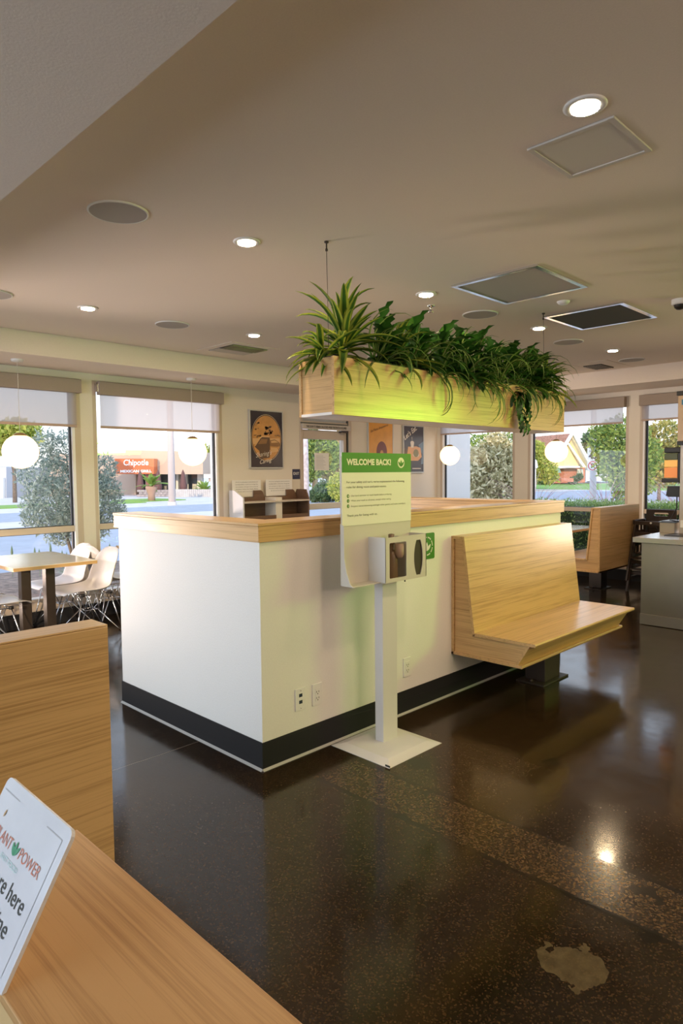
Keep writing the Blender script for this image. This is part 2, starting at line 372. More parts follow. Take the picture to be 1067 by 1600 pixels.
box('wall_back', XL, XR, YB-.2, YB, 0, ZC+.1, wallm)['kind'] = 'structure'
w = MB(); w.box(XL, 3.795, YF-.012, YF, 0, .14); w.box(4.735, XR, YF-.012, YF, 0, .14); w.build('baseboard_far', basem)['kind'] = 'structure'
box('baseboard_right', XR-.012, XR, YB, YF-.012, 0, .14, basem)['kind'] = 'structure'
# a thin pale strip of plaster above the blinds
def win_far(i, x0, x1):
    W = empty('window_%d' % i, (x0, YF, .145), kind='structure')
    f = MB(); f.box(x0, x1, YF-.012, YF+.12, .145, .258); f.box(x0, x1, YF+.01, YF+.12, HD-.04, HD)
    f.box(x0, x0+.035, YF+.0, YF+.12, .258, HD-.04); f.box(x1-.06, x1, YF, YF+.12, .258, HD-.04)
    f.build('window_frame', framem, W, .002)
    box('window_rail', x0+.035, x1-.06, YF+.01, YF+.11, .874, .932, framem, W, .002)
    e_ = MB(); e_.box(x1-.085, x1-.06, YF+.0, YF+.09, .258, HD-.04); e_.box(x0+.035, x0+.05, YF+.02, YF+.09, .258, HD-.04); e_.build('window_bead', framew, W)
    g = MB(); g.box(x1-.102, x1-.085, YF+.030, YF+.06, .258, HD-.04); g.box(x0+.05, x1-.102, YF+.035, YF+.06, .868, .874); g.box(x0+.05, x1-.102, YF+.035, YF+.06, .932, .938); g.build('gasket', gask, W)
    p = MB(); p.add([(x0+.05, YF+.05, .258), (x1-.1, YF+.05, .258), (x1-.1, YF+.05, .874), (x0+.05, YF+.05, .874)], [(0, 1, 2, 3)]); p.build('pane', glass, W)
    p = MB(); p.add([(x0+.05, YF+.05, .932), (x1-.1, YF+.05, .932), (x1-.1, YF+.05, HD-.04), (x0+.05, YF+.05, HD-.04)], [(0, 1, 2, 3)]); p.build('pane', glass, W)
win_far(1, -1.5, .93); win_far(2, 1.055, 2.60)
def win_right(i, y0, y1):
    W = empty('window_%d' % i, (XR, y0, .145), kind='structure'); X = XR
    f = MB(); f.box(X-.012, X+.12, y0, y1, .145, .258); f.box(X+.01, X+.12, y0, y1, HD-.04, HD)
    f.box(X, X+.12, y0, y0+.035, .258, HD-.04); f.box(X, X+.12, y1-.04, y1, .258, HD-.04)
    f.build('window_frame', framem, W, .002)
    box('window_rail', X+.01, X+.11, y0+.035, y1-.04, .874, .928, framem, W, .002)
    e_ = MB(); e_.box(X, X+.09, y1-.062, y1-.04, .258, HD-.04); e_.build('window_bead', framew, W)
    g = MB(); g.box(X+.038, X+.06, y1-.085, y1-.062, .258, HD-.04); g.box(X+.035, X+.06, y0+.035, y1-.085, .928, .934); g.build('gasket', gask, W)
    for a, c_ in ((.258, .874), (.928, HD-.04)):
        p = MB(); p.add([(X+.05, y0+.035, a), (X+.05, y1-.085, a), (X+.05, y1-.085, c_), (X+.05, y0+.035, c_)], [(0, 1, 2, 3)]); p.build('pane', glass, W)
for i, (a, c_) in enumerate(RW): win_right(3+i, a, c_)
# glazing of the left wall
W = empty('window_7', (XL, -2.4, .3), kind='structure')
f = MB()
for y in (-2.4, -1.0, .4, 1.8, 3.14): f.box(XL-.12, XL, y, y+.06, .3, HD)
f.box(XL-.12, XL, -2.4, 3.2, .3, .36); f.build('window_frame', framem, W)
p = MB(); p.add([(XL-.06, -2.4, .3), (XL-.06, 3.2, .3), (XL-.06, 3.2, HD), (XL-.06, -2.4, HD)], [(0, 1, 2, 3)]); p.build('pane', glass, W)

# roller blinds
def blind_far(x0, x1, lab):
    B = empty('roller_blind', (x0, YF-.06, 2.22), lab, 'blind', None)
    box('valance', x0, x1, YF-.075, YF-.005, 2.222, 2.352, blindm_dark, B, .004)
    p = MB(); p.add([(x0+.02, YF-.03, 1.915), (x1-.04, YF-.03, 1.915), (x1-.04, YF-.03, 2.23), (x0+.02, YF-.03, 2.23)], [(0, 1, 2, 3)]); p.build('blind_fabric', sheer, B)
    box('hem_bar', x0+.02, x1-.04, YF-.037, YF-.022, 1.892, 1.917, hem, B, .003)
    box('bracket', x0-.012, x0-.001, YF-.06, YF-.01, 2.25, 2.33, chrome, B)
blind_far(-1.48, .92, 'half lowered sheer roller blind on the leftmost window, left of the plastered column')
blind_far(1.10, 2.585, 'half lowered sheer roller blind on the second window from the left, right of the column')
def blind_right(y0, y1, zb, lab):
    B = empty('roller_blind', (XR-.06, y0, 2.22), lab, 'blind', None)
    box('valance', XR-.075, XR-.005, y0, y1, 2.226, 2.356, blindm_dark, B, .004)
    p = MB(); p.add([(XR-.03, y0+.03, zb+.02), (XR-.03, y1-.02, zb+.02), (XR-.03, y1-.02, 2.23), (XR-.03, y0+.03, 2.23)], [(0, 1, 2, 3)]); p.build('blind_fabric', sheer, B)
    box('hem_bar', XR-.037, XR-.022, y0+.03, y1-.02, zb, zb+.022, hem, B, .003)
blind_right(2.62, 3.92, 2.005, 'sheer roller blind lowered least far, window with the stucco wing wall outside')
blind_right(1.0, 2.37, 2.02, 'sheer roller blind on the window that shows the gabled house, right of the planter')
blind_right(-.74, .82, 2.035, 'sheer roller blind on the window above the high chair')

# door in the far wall
D = empty('door_1', (3.80, YF, 0), kind='structure')
f = MB(); f.box(3.795, 3.83, YF-.02, YF+.14, 0, HD); f.box(4.655, 4.735, YF-.02, YF+.14, 0, HD); f.box(3.83, 4.655, YF-.02, YF+.14, 2.065, 2.10); f.box(3.83, 4.655, YF-.02, YF+.14, HD-.03, HD)
f.build('door_frame', framem, D, .003)
f = MB(); f.box(4.655, 4.672, YF-.025, YF+.0, 0, HD-.03); f.box(3.795, 4.672, YF-.026, YF-.02, 2.064, 2.084); f.build('gasket', mat('grey_green_gasket', (.12, .125, .11), .5), D)
pn = lambda x0, x1, z0, z1, y, par, m=glass: MB().add([(x0, y, z0), (x1, y, z0), (x1, y, z1), (x0, y, z1)], [(0, 1, 2, 3)]).build('pane', m, par)
frost = mat('frosted_transom_glass', (0.42, 0.45, 0.48), .3)
pn(3.83, 4.655, 2.10, HD-.03, YF+.05, D, frost)
box('header_plate', 3.80, 4.68, YF-.06, YF-.02, 1.995, 2.062, mat('aluminium_header', (.55, .50, .45), .4, .2), D, .003)
text('header_lettering', 'THIS DOOR TO REMAIN UNLOCKED WHEN THIS SPACE IS OCCUPIED', (3.86, YF-.06, 2.013), PX, PZ, .74, .03, inkm, D, bold=.03)
box('door_closer', 4.50, 4.62, YF-.07, YF-.02, 1.965, 1.99, dkmetal, D)
f = MB(); f.box(3.83, 3.86, YF+.0, YF+.045, .02, 1.99); f.box(4.60, 4.655, YF, YF+.045, .02, 1.99); f.box(3.86, 4.60, YF, YF+.045, 1.87, 1.99); f.box(3.86, 4.60, YF, YF+.045, .02, .25)
f.build('door_leaf', framem, D, .003)
pn(3.86, 4.60, .25, 1.87, YF+.025, D)
f = MB(); f.box(3.86, 4.60, YF-.08, YF-.045, .95, 1.03); f.box(3.87, 3.92, YF-.05, YF, .96, 1.02); f.box(4.56, 4.60, YF-.05, YF, .96, 1.02); f.build('push_bar', mat('cream_push_bar', (.72, .68, .60), .35, .2), D, .006)
N = box('paper_notice', 4.05, 4.31, YF-.006, YF-.002, 1.46, 1.69, paper); tag(N, 'white paper notice taped to the glass of the door', 'notice')
N2 = MB()
for k in range(9): N2.box(4.08, 4.08+random.uniform(.12, .2), YF-.0075, YF-.006, 1.49+k*.02, 1.494+k*.02)
N2.build('printed_lines', mat('grey_ink', (.45, .45, .47), .6), N)

# ------------------------------------------------------------------ half wall (U-shaped partition)
I = empty('half_wall', (0, 0, 0), 'U-shaped white half wall with bamboo cap and black baseboard in the middle of the room', 'partition')
wb = MB(); wb.box(0, .15, 0, 1.40, 0, 1.10); wb.box(.15, 2.985, 0, .15, 0, 1.10); wb.box(2.835, 2.985, .15, 1.60, 0, 1.10)
wb.build('wall_core', white, I)
bb = MB(); bb.box(-.006, 0, -.006, 1.406, .004, .136); bb.box(0, 2.991, -.006, 0, .004, .136); bb.box(2.985, 2.991, 0, 1.6, .004, .136); bb.box(0, .15, 1.40, 1.406, .004, .136); bb.build('baseboard', basem, I, .001)
sl = MB(); sl.prism([(-.016, 0), (-.006, 0), (-.006, .01)], -.006, 1.406, 'Y'); sl.prism([(-.006, 0), (-.006, .01), (-.016, 0)], -.006, 2.99, 'X'); sl.build('floor_seal', seal, I)
def capring(o_, z0, z1):   # one mitred plan per leg
    a = .19-o_
    return a
q = .02
MB().prism([(-q, -q), (.17, .17), (.17, 1.42), (-q, 1.42)], 1.10, 1.176, 'Z').build('cap_fascia', wY, I, .001)
MB().prism([(-q, -q), (3.005, -q), (2.815, .17), (.17, .17)], 1.10, 1.176, 'Z').build('cap_fascia', wX, I, .001)
MB().prism([(3.005, -q), (3.005, 1.62), (2.815, 1.62), (2.815, .17)], 1.10, 1.176, 'Z').build('cap_fascia', wY, I, .001)
q = .024
MB().prism([(-q, -q), (.174, .174), (.174, 1.424), (-q, 1.424)], 1.177, 1.19, 'Z').build('cap_board', wY, I, .0015)
MB().prism([(-q, -q), (3.009, -q), (2.811, .174), (.174, .174)], 1.177, 1.19, 'Z').build('cap_board', wX, I, .0015)
MB().prism([(3.009, -q), (3.009, 1.624), (2.811, 1.624), (2.811, .174)], 1.177, 1.19, 'Z').build('cap_board', wY, I, .0015)
# outlets
def plate(x0, z0, lab, kind, grp=None):
    w_, h_ = .068, .112
    P = empty('wall_outlet', (x0+w_/2, 0, z0), lab, 'outlet')
    box('cover_plate', x0, x0+w_, -.006, 0, z0, z0+h_, whitep, P, .0015)
    cx = x0+w_/2
    if kind == 'data':
        for dz in (.034, .068):
            o_ = MB(); o_.box(cx-.011, cx+.011, -.0065, -.004, z0+dz, z0+dz+.017); o_.build('data_jack', mat('dark_blue_jack', (.01, .015, .05), .4), P)
        
        for zz in (.10, .012): MB().lathe([(.003, 0), (.003, -.002), (0, -.002)], (cx, -.0055, z0+zz), 8, axis='Y').build('screw', chrome, P)
    else:
        box('receptacle', cx-.017, cx+.017, -.008, -.005, z0+.022, z0+.09, whitep, P, .001)
        for dz in (.066, .034):
            s_ = MB(); s_.box(cx-.009, cx-.006, -.0086, -.007, z0+dz, z0+dz+.009); s_.box(cx+.006, cx+.009, -.0086, -.007, z0+dz, z0+dz+.009); s_.box(cx-.0025, cx+.0025, -.0086, -.007, z0+dz-.009, z0+dz-.004); s_.build('socket_slots', inkm, P)
plate(.207, .233, 'white data plate with two dark blue jacks, leftmost plate low on the half wall', 'data')
plate(.322, .231, 'white power outlet just right of the data plate', 'power')
plate(1.048, .217, 'white power outlet right of the sanitizer stand post', 'power')
# green recycling sign
G = empty('green_sign', (1.27, 0, .895), 'small square green sign with white ring and leaf, on the half wall', 'sign')
prof = []
for cx, cz, a0 in ((1.339, .905, -90), (1.339, 1.043, 0), (1.203, 1.043, 90), (1.203, .905, 180)):
    for k in range(5): a = R(a0+k*22.5); prof.append((cx+.01*math.cos(a), cz+.01*math.sin(a)))
MB().prism(prof, -.005, 0, 'Y').build('sign_board', greenm, G)
rg = MB()
for k in range(40):
    if k % 5 == 4: continue
    a0, a1 = 2*math.pi*k/40, 2*math.pi*(k+.8)/40
    rg.add([(1.271+r_*math.cos(a), -.0065, .974+r_*math.sin(a)) for a, r_ in ((a0, .050), (a1, .050), (a1, .058), (a0, .058))], [(0, 1, 2, 3)])
rg.build('white_ring', paper, G)
def leafshape(mb, c, u, v, L, Wd, ang, lift=0):
    c, u, v = Vector(c), Vector(u), Vector(v); nn = u.cross(v)
    d = u*math.sin(ang)+v*math.cos(ang); s_ = u*math.cos(ang)-v*math.sin(ang)
    pts = []
    for k in range(9):
        t_ = k/8; pts.append(c+d*(L*t_)+s_*(Wd*math.sin(math.pi*t_)**.8/2)+nn*lift)
    for k in range(7, 0, -1):
        t_ = k/8; pts.append(c+d*(L*t_)-s_*(Wd*math.sin(math.pi*t_)**.8/2)+nn*lift)
    mb.add(pts, [list(range(len(pts)))])
lm = MB()
for a in (-.75, 0, .75): leafshape(lm, (1.271, -.0065, .945), PX, PZ, .055, .02, a)
lm.build('leaf_emblem', paper, G)

# ------------------------------------------------------------------ benches
def bench(name, X0, X1, y_wall, zs, zt, zb, lab, depth=.585, hid=False, side=-1, recess=True, topw=.096, seatw=.176, grain=wX):
    """back against y_wall, seat towards side*Y"""
    B = empty(name, (X0, y_wall, zb), lab, 'bench'); s = side; Y = lambda d: y_wall+s*d
    def pr(p): 
        q_ = [(Y(a), z_) for a, z_ in p]
        return q_
    t = .02
    outer = [(0, zb), (depth-.085, zb), (depth-.085+.0, zb+.02), (depth-.11, zb+.02), (depth-.035, zs-.019), (seatw, zs-.019), (topw, zt), (0, zt)]
    # end panels, recessed inside the plywood edges
    for xa, xb in ((X0+.012, X0+.03), (X1-.03, X1-.012)):
        MB().prism(pr([(.02, zb+.018), (depth-.11, zb+.018), (depth-.05, zs-.02), (seatw-.002, zs-.02), (topw-.008, zt-.018), (.02, zt-.018)]), xa, xb, 'X').build('end_panel', wY, B)
    MB().prism(pr([(seatw-.018, zs-.02), (seatw, zs-.02), (topw, zt), (topw-.018, zt)]), X0, X1, 'X').build('backrest', grain, B, .001)
    MB().prism(pr([(0, zb), (.018, zb), (.018, zt), (0, zt)]), X0, X1, 'X').build('back_panel', grain, B, .001)
    MB().prism(pr([(.018, zt-.018), (topw-.012, zt-.018), (topw-.017, zt), (.018, zt)]), X0, X1, 'X').build('top_rail', grain, B, .001)
    MB().prism(pr([(seatw-.02, zs-.02), (depth, zs-.02), (depth+.004, zs-.01), (depth, zs), (seatw, zs)]), X0, X1, 'X').build('seat', grain, B, .001)
    MB().prism(pr([(.0, zb-.0), (depth-.085, zb), (depth-.082, zb+.009), (depth-.085, zb+.018), (.0, zb+.018)]), X0, X1, 'X').build('base_board', grain, B, .001)
    MB().prism(pr([(depth-.128, zb+.018), (depth-.11, zb+.018), (depth-.035, zs-.02), (depth-.053, zs-.02)]), X0+.002, X1-.002, 'X').build('front_board', grain, B)
    return B
B1 = bench('wall_bench', 1.53, 2.97, 0, .423, 1.018, .262, 'angular bamboo bench with high back fixed to the right side of the half wall')
def post(B, x0, x1, y0, y1, zt):
    box('post', x0, x1, y0, y1, .012, zt, dkmetal, B, .003)
    box('post_base', x0-.07, x1+.07, y0-.03, y1+.03, 0, .012, dkmetal, B, .002)
    for (a, c_) in ((x0-.05, (y0+y1)/2), (x1+.05, (y0+y1)/2)):
        MB().lathe([(.0, .012), (.012, .012), (.012, .03), (0, .03)], (a, c_, 0), 8).build('bolt', dkmetal, B)
post(B1, 2.12, 2.33, -.335, -.19, .262)
B2 = bench('booth_bench', 5.178, 6.27, .648, .448, 1.018, .300, 'bamboo booth bench seen from behind, beside the windows right of the half wall', side=1, topw=.10, seatw=.16)
post(B2, 5.87, 6.03, .93, 1.08, .30)
B3 = bench('booth_bench', -2.75, -1.136, -.786, .43, 1.018, .26, 'nearest bamboo bench back at the left edge, closest to the camera', side=1, topw=.086, seatw=.17)
post(B3, -2.2, -2.0, -.5, -.35, .26)
# thick rear skin of the nearest bench, its rounded top edge and end
box('rear_skin', -2.75, -1.134, -.796, -.787, .262, 1.0185, wX, B3, .002)
box('top_cap', -2.75, -1.134, -.796, -.700, 1.019, 1.024, wX, B3, .002)
box('end_cap', -1.1355, -1.132, -.790, -.702, .262, 1.0185, wY, B3, .001)

# ------------------------------------------------------------------ tables
def table(X0, X1, Y0, Y1, zt, legs, lab):
    T = empty('dining_table', ((X0+X1)/2, (Y0+Y1)/2, 0), lab, 'table')
    box('tabletop', X0, X1, Y0, Y1, zt-.004, zt, bamtop, T, .001)
    box('table_edge', X0, X1, Y0, Y1, zt-.03, zt-.004, wX, T, .001)
    for (a, c_) in legs:
        box('leg', a, a+.075, c_, c_+.075, .012, zt-.03, dkmetal, T, .002)
    xs = [a for a, _ in legs]; ys_ = [c_ for _, c_ in legs]
    box('foot_plate', min(xs)-.05, max(xs)+.125, min(ys_)-.05, max(ys_)+.125, 0, .012, dkmetal, T, .002)
    return T
table(-.115, .553, 2.90, 3.87, .715, ((.01, 3.10), (.215, 3.13)), 'pale topped dining table by the leftmost window on two dark square legs')
table(5.40, 6.55, 1.25, 1.85, .70, ((5.9, 1.5), (6.1, 1.5)), 'pale topped dining table beyond the half wall, in front of the booth bench')
table(1.20, 1.80, 2.90, 3.87, .715, ((1.37, 3.15), (1.57, 3.15)), 'pale topped dining table hidden behind the tall end of the half wall')

# ------------------------------------------------------------------ shell chairs
def shell_chair(label):
    Cc = empty('shell_chair', (0, 0, 0), label, 'chair', 'white shell chairs by the left windows')
    prof = [(.265, .400, .165, .004), (.255, .418, .20, .006), (.20, .424, .218, .012), (.10, .415, .228, .02), (0, .402, .232, .03), (-.09, .402, .232, .04), (-.15, .425, .230, .05),
            (-.185, .475, .226, .06), (-.205, .54, .220, .058), (-.222, .61, .212, .05), (-.238, .67, .198, .04), (-.252, .72, .172, .03), (-.262, .755, .13, .02), (-.266, .772, .07, .012)]
    v = []; nv = 13
    for i, (x, z_, hw, cu) in enumerate(prof):
        a = prof[max(0, i-1)]; c_ = prof[min(len(prof)-1, i+1)]; tx, tz = c_[0]-a[0], c_[1]-a[1]; L = math.hypot(tx, tz) or 1
        nx, nz = -tz/L, tx/L
        if nz < 0 and i < 3: nx, nz = -nx, -nz
        # surface normal towards the sitter
        nx, nz = (tz/L, -tx/L)
        for k in range(nv):
            s_ = -1+2*k/(nv-1); q_ = abs(s_)**2.6*cu*1.25
            v.append((x+nx*q_, s_*hw, z_+nz*q_))
    f = [(i*nv+k, i*nv+k+1, (i+1)*nv+k+1, (i+1)*nv+k) for i in range(len(prof)-1) for k in range(nv-1)]
    o = MB().add(v, f, 0, True).build('seat_shell', plastic, Cc)
    so = o.modifiers.new('thick', 'SOLIDIFY'); so.thickness = .007; sb = o.modifiers.new('sub', 'SUBSURF'); sb.levels = sb.render_levels = 1
    # wire base: each leg a V of two rods on a foot glide
    for sx_ in (-1, 1):
        for sy in (-1, 1):
            foot = Vector((sx_*.215-.01, sy*.20, .012)); l = MB()
            l.tube([(sx_*.125-.01, sy*.155, .392), foot], .005, 6); l.tube([(sx_*.055-.01, sy*.055, .235), foot+Vector((0, 0, .004))], .005, 6)
            lo = l.build('leg', chrome, Cc)
            MB().lathe([(0, 0), (.011, 0), (.011, .014), (.006, .02), (0, .02)], (foot.x, foot.y, 0), 8).build('glide', blackm, lo)
    r_ = MB()
    J = [Vector((sx_*.055-.01, sy*.055, .235)) for sx_, sy in ((-1, -1), (1, -1), (1, 1), (-1, 1))]
    for k in range(4): r_.tube([J[k], J[(k+1) % 4]], .004, 6)
    for k, (sx_, sy) in enumerate(((-1, -1), (1, -1), (1, 1), (-1, 1))):
        r_.tube([J[k], (sx_*.125-.01, sy*.06, .392)], .004, 6); r_.tube([J[k], (sx_*.05-.01, sy*.155, .392)], .004, 6)
    r_.build('cross_wires', chrome, Cc)
    mt = MB()
    for sx_ in (-1, 1):
        for sy in (-1, 1): mt.lathe([(0, .380), (.02, .380), (.02, .402), (0, .402)], (sx_*.125-.01, sy*.155, 0), 10)
    mt.build('shock_mounts', blackm, Cc)
    fr = MB(); fr.tube([(.115, -.155, .39), (.115, .155, .39)], .005, 6); fr.tube([(-.135, -.155, .39), (-.135, .155, .39)], .005, 6); fr.tube([(.115, -.155, .39), (-.135, -.155, .39)], .005, 6); fr.tube([(.115, .155, .39), (-.135, .155, .39)], .005, 6); fr.build('top_wires', chrome, Cc)
    return Cc
ch = shell_chair('white shell chair on chrome wire legs, nearest on the right side of the leftmost table')
spots = [(.625, 3.27, 180, None), (.60, 3.76, 180, 'white shell chair behind the nearer one, between the leftmost table and the window'),
         (1.05, 3.66, 0, 'white shell chair mostly hidden behind the end of the half wall'),
         (-.215, 3.18, 0, 'white shell chair cut by the left picture edge, seat front tucked at the leftmost table'),
         (-.24, 3.70, 0, 'white shell chair at the left picture edge, farther one behind the other cut chair')]
for i, (x, y, a, l) in enumerate(spots):
    o = ch if i == 0 else copy_tree(ch)
    o.location = (x, y, 0); o.rotation_euler = (0, 0, R(a))
    if l: o['label'] = l

# ------------------------------------------------------------------ hanging planter
PX0, PX1, PY0, PY1, PZ0, PZ1 = .425, 2.87, -.08, .185, 1.715, 2.007
P = empty('hanging_planter', (1.65, .05, PZ0), 'long bamboo planter box hung on wires from the ceiling over the half wall', 'planter')
box('front_board', PX0, PX1, PY0, PY0+.018, PZ0, PZ1, wX, P, .001)
box('back_board', PX0, PX1, PY1-.018, PY1, PZ0, PZ1, wX, P, .001)
for xa, xb in ((PX0+.008, PX0+.026), (PX1-.026, PX1-.008)): box('end_board', xa, xb, PY0+.018, PY1-.018, PZ0+.014, PZ1, wY, P)
box('bottom_board', PX0, PX1, PY0+.018, PY1-.018, PZ0, PZ0+.014, whitep, P)
box('soil_bed', PX0+.026, PX1-.026, PY0+.018, PY1-.018, PZ0+.014, PZ1-.045, soil, P)
for k in range(4):
    a = PX0+.04+k*.6; t_ = MB(); b_ = a+.56
    t_.box(a, b_, PY0+.022, PY1-.022, PZ1-.04, PZ1-.034); 
    for (u0, u1, v0, v1) in ((a, b_, PY0+.022, PY0+.03), (a, b_, PY1-.03, PY1-.022), (a, a+.008, PY0+.03, PY1-.03), (b_-.008, b_, PY0+.03, PY1-.03)): t_.box(u0, u1, v0, v1, PZ1-.034, PZ1+.012)
    t_.build('liner_tray', blackm, P)
for x, y, lx in ((.518, .06, .518), (2.80, .06, 2.80)):
    MB().tube([(lx, .05, PZ1-.04), (x, y, ZC-.03)], .0016, 6).build('hanging_wire', dkmetal, P)
    h_ = MB(); h_.lathe([(.0, ZC-.001), (.012, ZC-.001), (.012, ZC-.008), (.004, ZC-.012), (.004, ZC-.035), (.007, ZC-.04), (.007, ZC-.05), (0, ZC-.052)], (x, y, 0), 10); h_.build('ceiling_hook', dkmetal, P)

def leafmesh(name, L, Wd, bend, rise, m, fold=.25, shape=1.0, nseg=9, wave=0, lobed=False):
    """blade starts at origin along +X, rises at angle `rise`, bends down by `bend` over its length"""
    v = []; uv = []; x = z_ = 0.0; a = rise
    st = L/nseg
    for i in range(nseg+1):
        t_ = i/nseg; w_ = Wd*(math.sin(math.pi*min(1, t_**shape*.97+.03))**.75)+.0012
        if lobed: w_ *= (1.0 if i % 2 else .42)
        for k in (-1, 0, 1):
            ox = -math.sin(a)*abs(k)*w_*fold; oz = math.cos(a)*abs(k)*w_*fold
            v.append((x+ox, k*w_/2+math.sin(t_*9)*wave, z_+oz)); uv.append(((k+1)/2, t_))
        x += math.cos(a)*st; z_ += math.sin(a)*st; a -= bend/nseg*(0.5+t_)
    f = []
    for i in range(nseg):
        for k in (0, 1): f.append((i*3+k, i*3+k+1, i*3+k+4, i*3+k+3))
    me = bpy.data.meshes.new(name); me.from_pydata(v, [], f); me.materials.append(m)
    l = me.uv_layers.new(name='UVMap')
    for p in me.polygons:
        p.use_smooth = True
        for li, vi in zip(p.loop_indices, p.vertices): l.data[li].uv = uv[vi]
    return me
def plant(name, loc, lab, cat_group, meshes, nl, elev, sc=(.8, 1.2), stem=0, azs=None, offs=.02, m_stem=None):
    T = empty(name, loc, lab, 'plant', cat_group)
    if stem:
        MB().tube([Vector(loc), Vector(loc)+Vector((.0, 0, stem*.5)), Vector(loc)+Vector((.01, 0, stem))], .008, 6).build('stem', m_stem or lf_mid, T)
    for k in range(nl):
        o = bpy.data.objects.new('leaf', random.choice(meshes)); COL.objects.link(o); o.parent = T
        t_ = k/max(1, nl-1); az = k*2.39996+random.uniform(-.3, .3)
        if azs and random.random() < .5: az = random.choice(azs)+random.uniform(-.5, .5)
        o.location = (random.uniform(-offs, offs), random.uniform(-offs, offs), stem*(.35+.65*t_) if stem else random.uniform(-.01, .02))
        el = elev[0]+(elev[1]-elev[0])*t_+random.uniform(-.15, .15); s_ = random.uniform(*sc)
        o.rotation_mode = 'XYZ'; o.rotation_euler = (random.uniform(-.25, .25), -el, az); o.scale = (s_, s_, s_)
    return T
drac = [leafmesh('dracaena_blade', .34, .040, 1.0, 0, lf_drac, .3, .8), leafmesh('dracaena_blade_b', .30, .046, 1.6, .1, lf_drac, .25, .8), leafmesh('dracaena_blade_c', .26, .042, .5, .0, lf_drac, .3, .8)]
spid = [leafmesh('spider_blade', .30, .013, 2.6, .5, lf_spid, .4, .5), leafmesh('spider_blade_b', .36, .012, 3.2, .9, lf_spid, .4, .5), leafmesh('spider_blade_c', .24, .014, 1.8, .3, lf_mid, .4, .5)]
phil = [leafmesh('lobed_blade', .20, .07, 1.9, .3, lf_dark, .15, 1, 10, 0, True), leafmesh('broad_blade', .17, .045, 1.6, .4, lf_dark, .2, 1), leafmesh('broad_blade_b', .15, .04, 1.0, .2, lf_mid, .2, 1)]
padd = [leafmesh('paddle_blade', .21, .05, .35, 0, lf_pale, .2, 1.1), leafmesh('paddle_blade_b', .18, .055, .5, 0, lf_pale, .15, 1.1)]
ZP = PZ1-.03
GA, GS, GP = 'dracaenas in the hanging planter', 'spider plants in the hanging planter', 'dark leafy plants in the hanging planter'
plant('dracaena', (.62, .05, ZP), 'tall striped dracaena at the left end of the hanging planter, its leaves reaching highest', None, drac, 56, (-.3, 1.5), (.75, 1.15), .17)
plant('dracaena', (.50, .06, ZP), 'low sprawling dracaena spilling over the left end of the planter', None, drac, 24, (-.2, .7), (.65, .95), .07, azs=[3.1, 3.6])
plant('dracaena', (2.74, .04, ZP), 'dracaena spilling over the right end of the hanging planter', None, drac, 44, (-.35, 1.2), (.65, 1.0), .12, azs=[-.2, -.8])
plant('dracaena', (1.04, .02, ZP), 'dark bushy dracaena second from the left in the hanging planter', None, drac[1:]+[phil[1]], 46, (-.3, 1.3), (.7, 1.05), .13)
xs_ = [.86, 1.18, 1.42, 1.62, 1.84, 2.06, 2.27, 2.47, 2.62]
where = ['right beside the tall left dracaena', 'a third of the way along the planter', 'just left of the planter middle', 'at the middle of the planter', 'just right of the planter middle', 'two thirds of the way along the planter', 'over the longest hanging leaves', 'near the right end of the planter', 'beside the right hand dracaena']
for x, wh in zip(xs_, where):
    plant('spider_plant', (x, random.uniform(-.03, .02), ZP), 'arching spider plant with thin striped leaves, '+wh, GS, spid, 24, (-.3, 1.35), (.85, 1.4), .02, azs=[-1.57, -1.3, -1.9])
    plant('leafy_plant', (x+.09, random.uniform(0, .1), ZP), 'dark broad leaved foliage plant, '+wh, GP, phil, 38, (-.35, 1.5), (.85, 1.6), .16, azs=[-1.5])
trail = plant('trailing_philodendron', (2.18, -.05, ZP), 'trailing plant with deeply cut dark leaves hanging lowest over the planter front', None, phil[:1], 10, (-.9, .1), (.8, 1.1), 0, azs=[-1.57, -1.4, -1.7])
for k in range(16):
    o = bpy.data.objects.new('leaf', phil[0]); COL.objects.link(o); o.parent = trail
    o.location = (random.uniform(-.13, .12)*(1-k/20), -.05-.012*random.random(), -.01-.013*k); o.rotation_euler = (random.uniform(-.5, .5), R(55), -1.57+random.uniform(-1.1, 1.1)); o.scale = (.7,)*3
for x, lab in ((1.33, 'pale broad upright paddle leaf plant left of the planter middle'), (1.52, 'pale paddle leaf plant at the planter middle'), (2.22, 'pale paddle leaf plant right of the planter middle')):
    plant('paddle_plant', (x, .09, ZP+.03), lab, None, padd, 4, (1.0, 1.5), (.8, 1.1), .02)
for x, L_ in ((1.33, 5), (1.72, 9), (1.80, 7), (2.3, 8), (2.55, 5)):
    T = plant('spider_plant', (x, -.085, ZP), 'spider plant runner hanging down the planter front, at %s' % {1.33: 'the left third', 1.72: 'the middle, longest strands', 1.80: 'the middle, right of the longest strands', 2.3: 'the right third', 2.55: 'the right end'}[x], None, spid[:2], L_+3, (-1.3, -.3), (.7, 1.1), 0, azs=[-1.57])

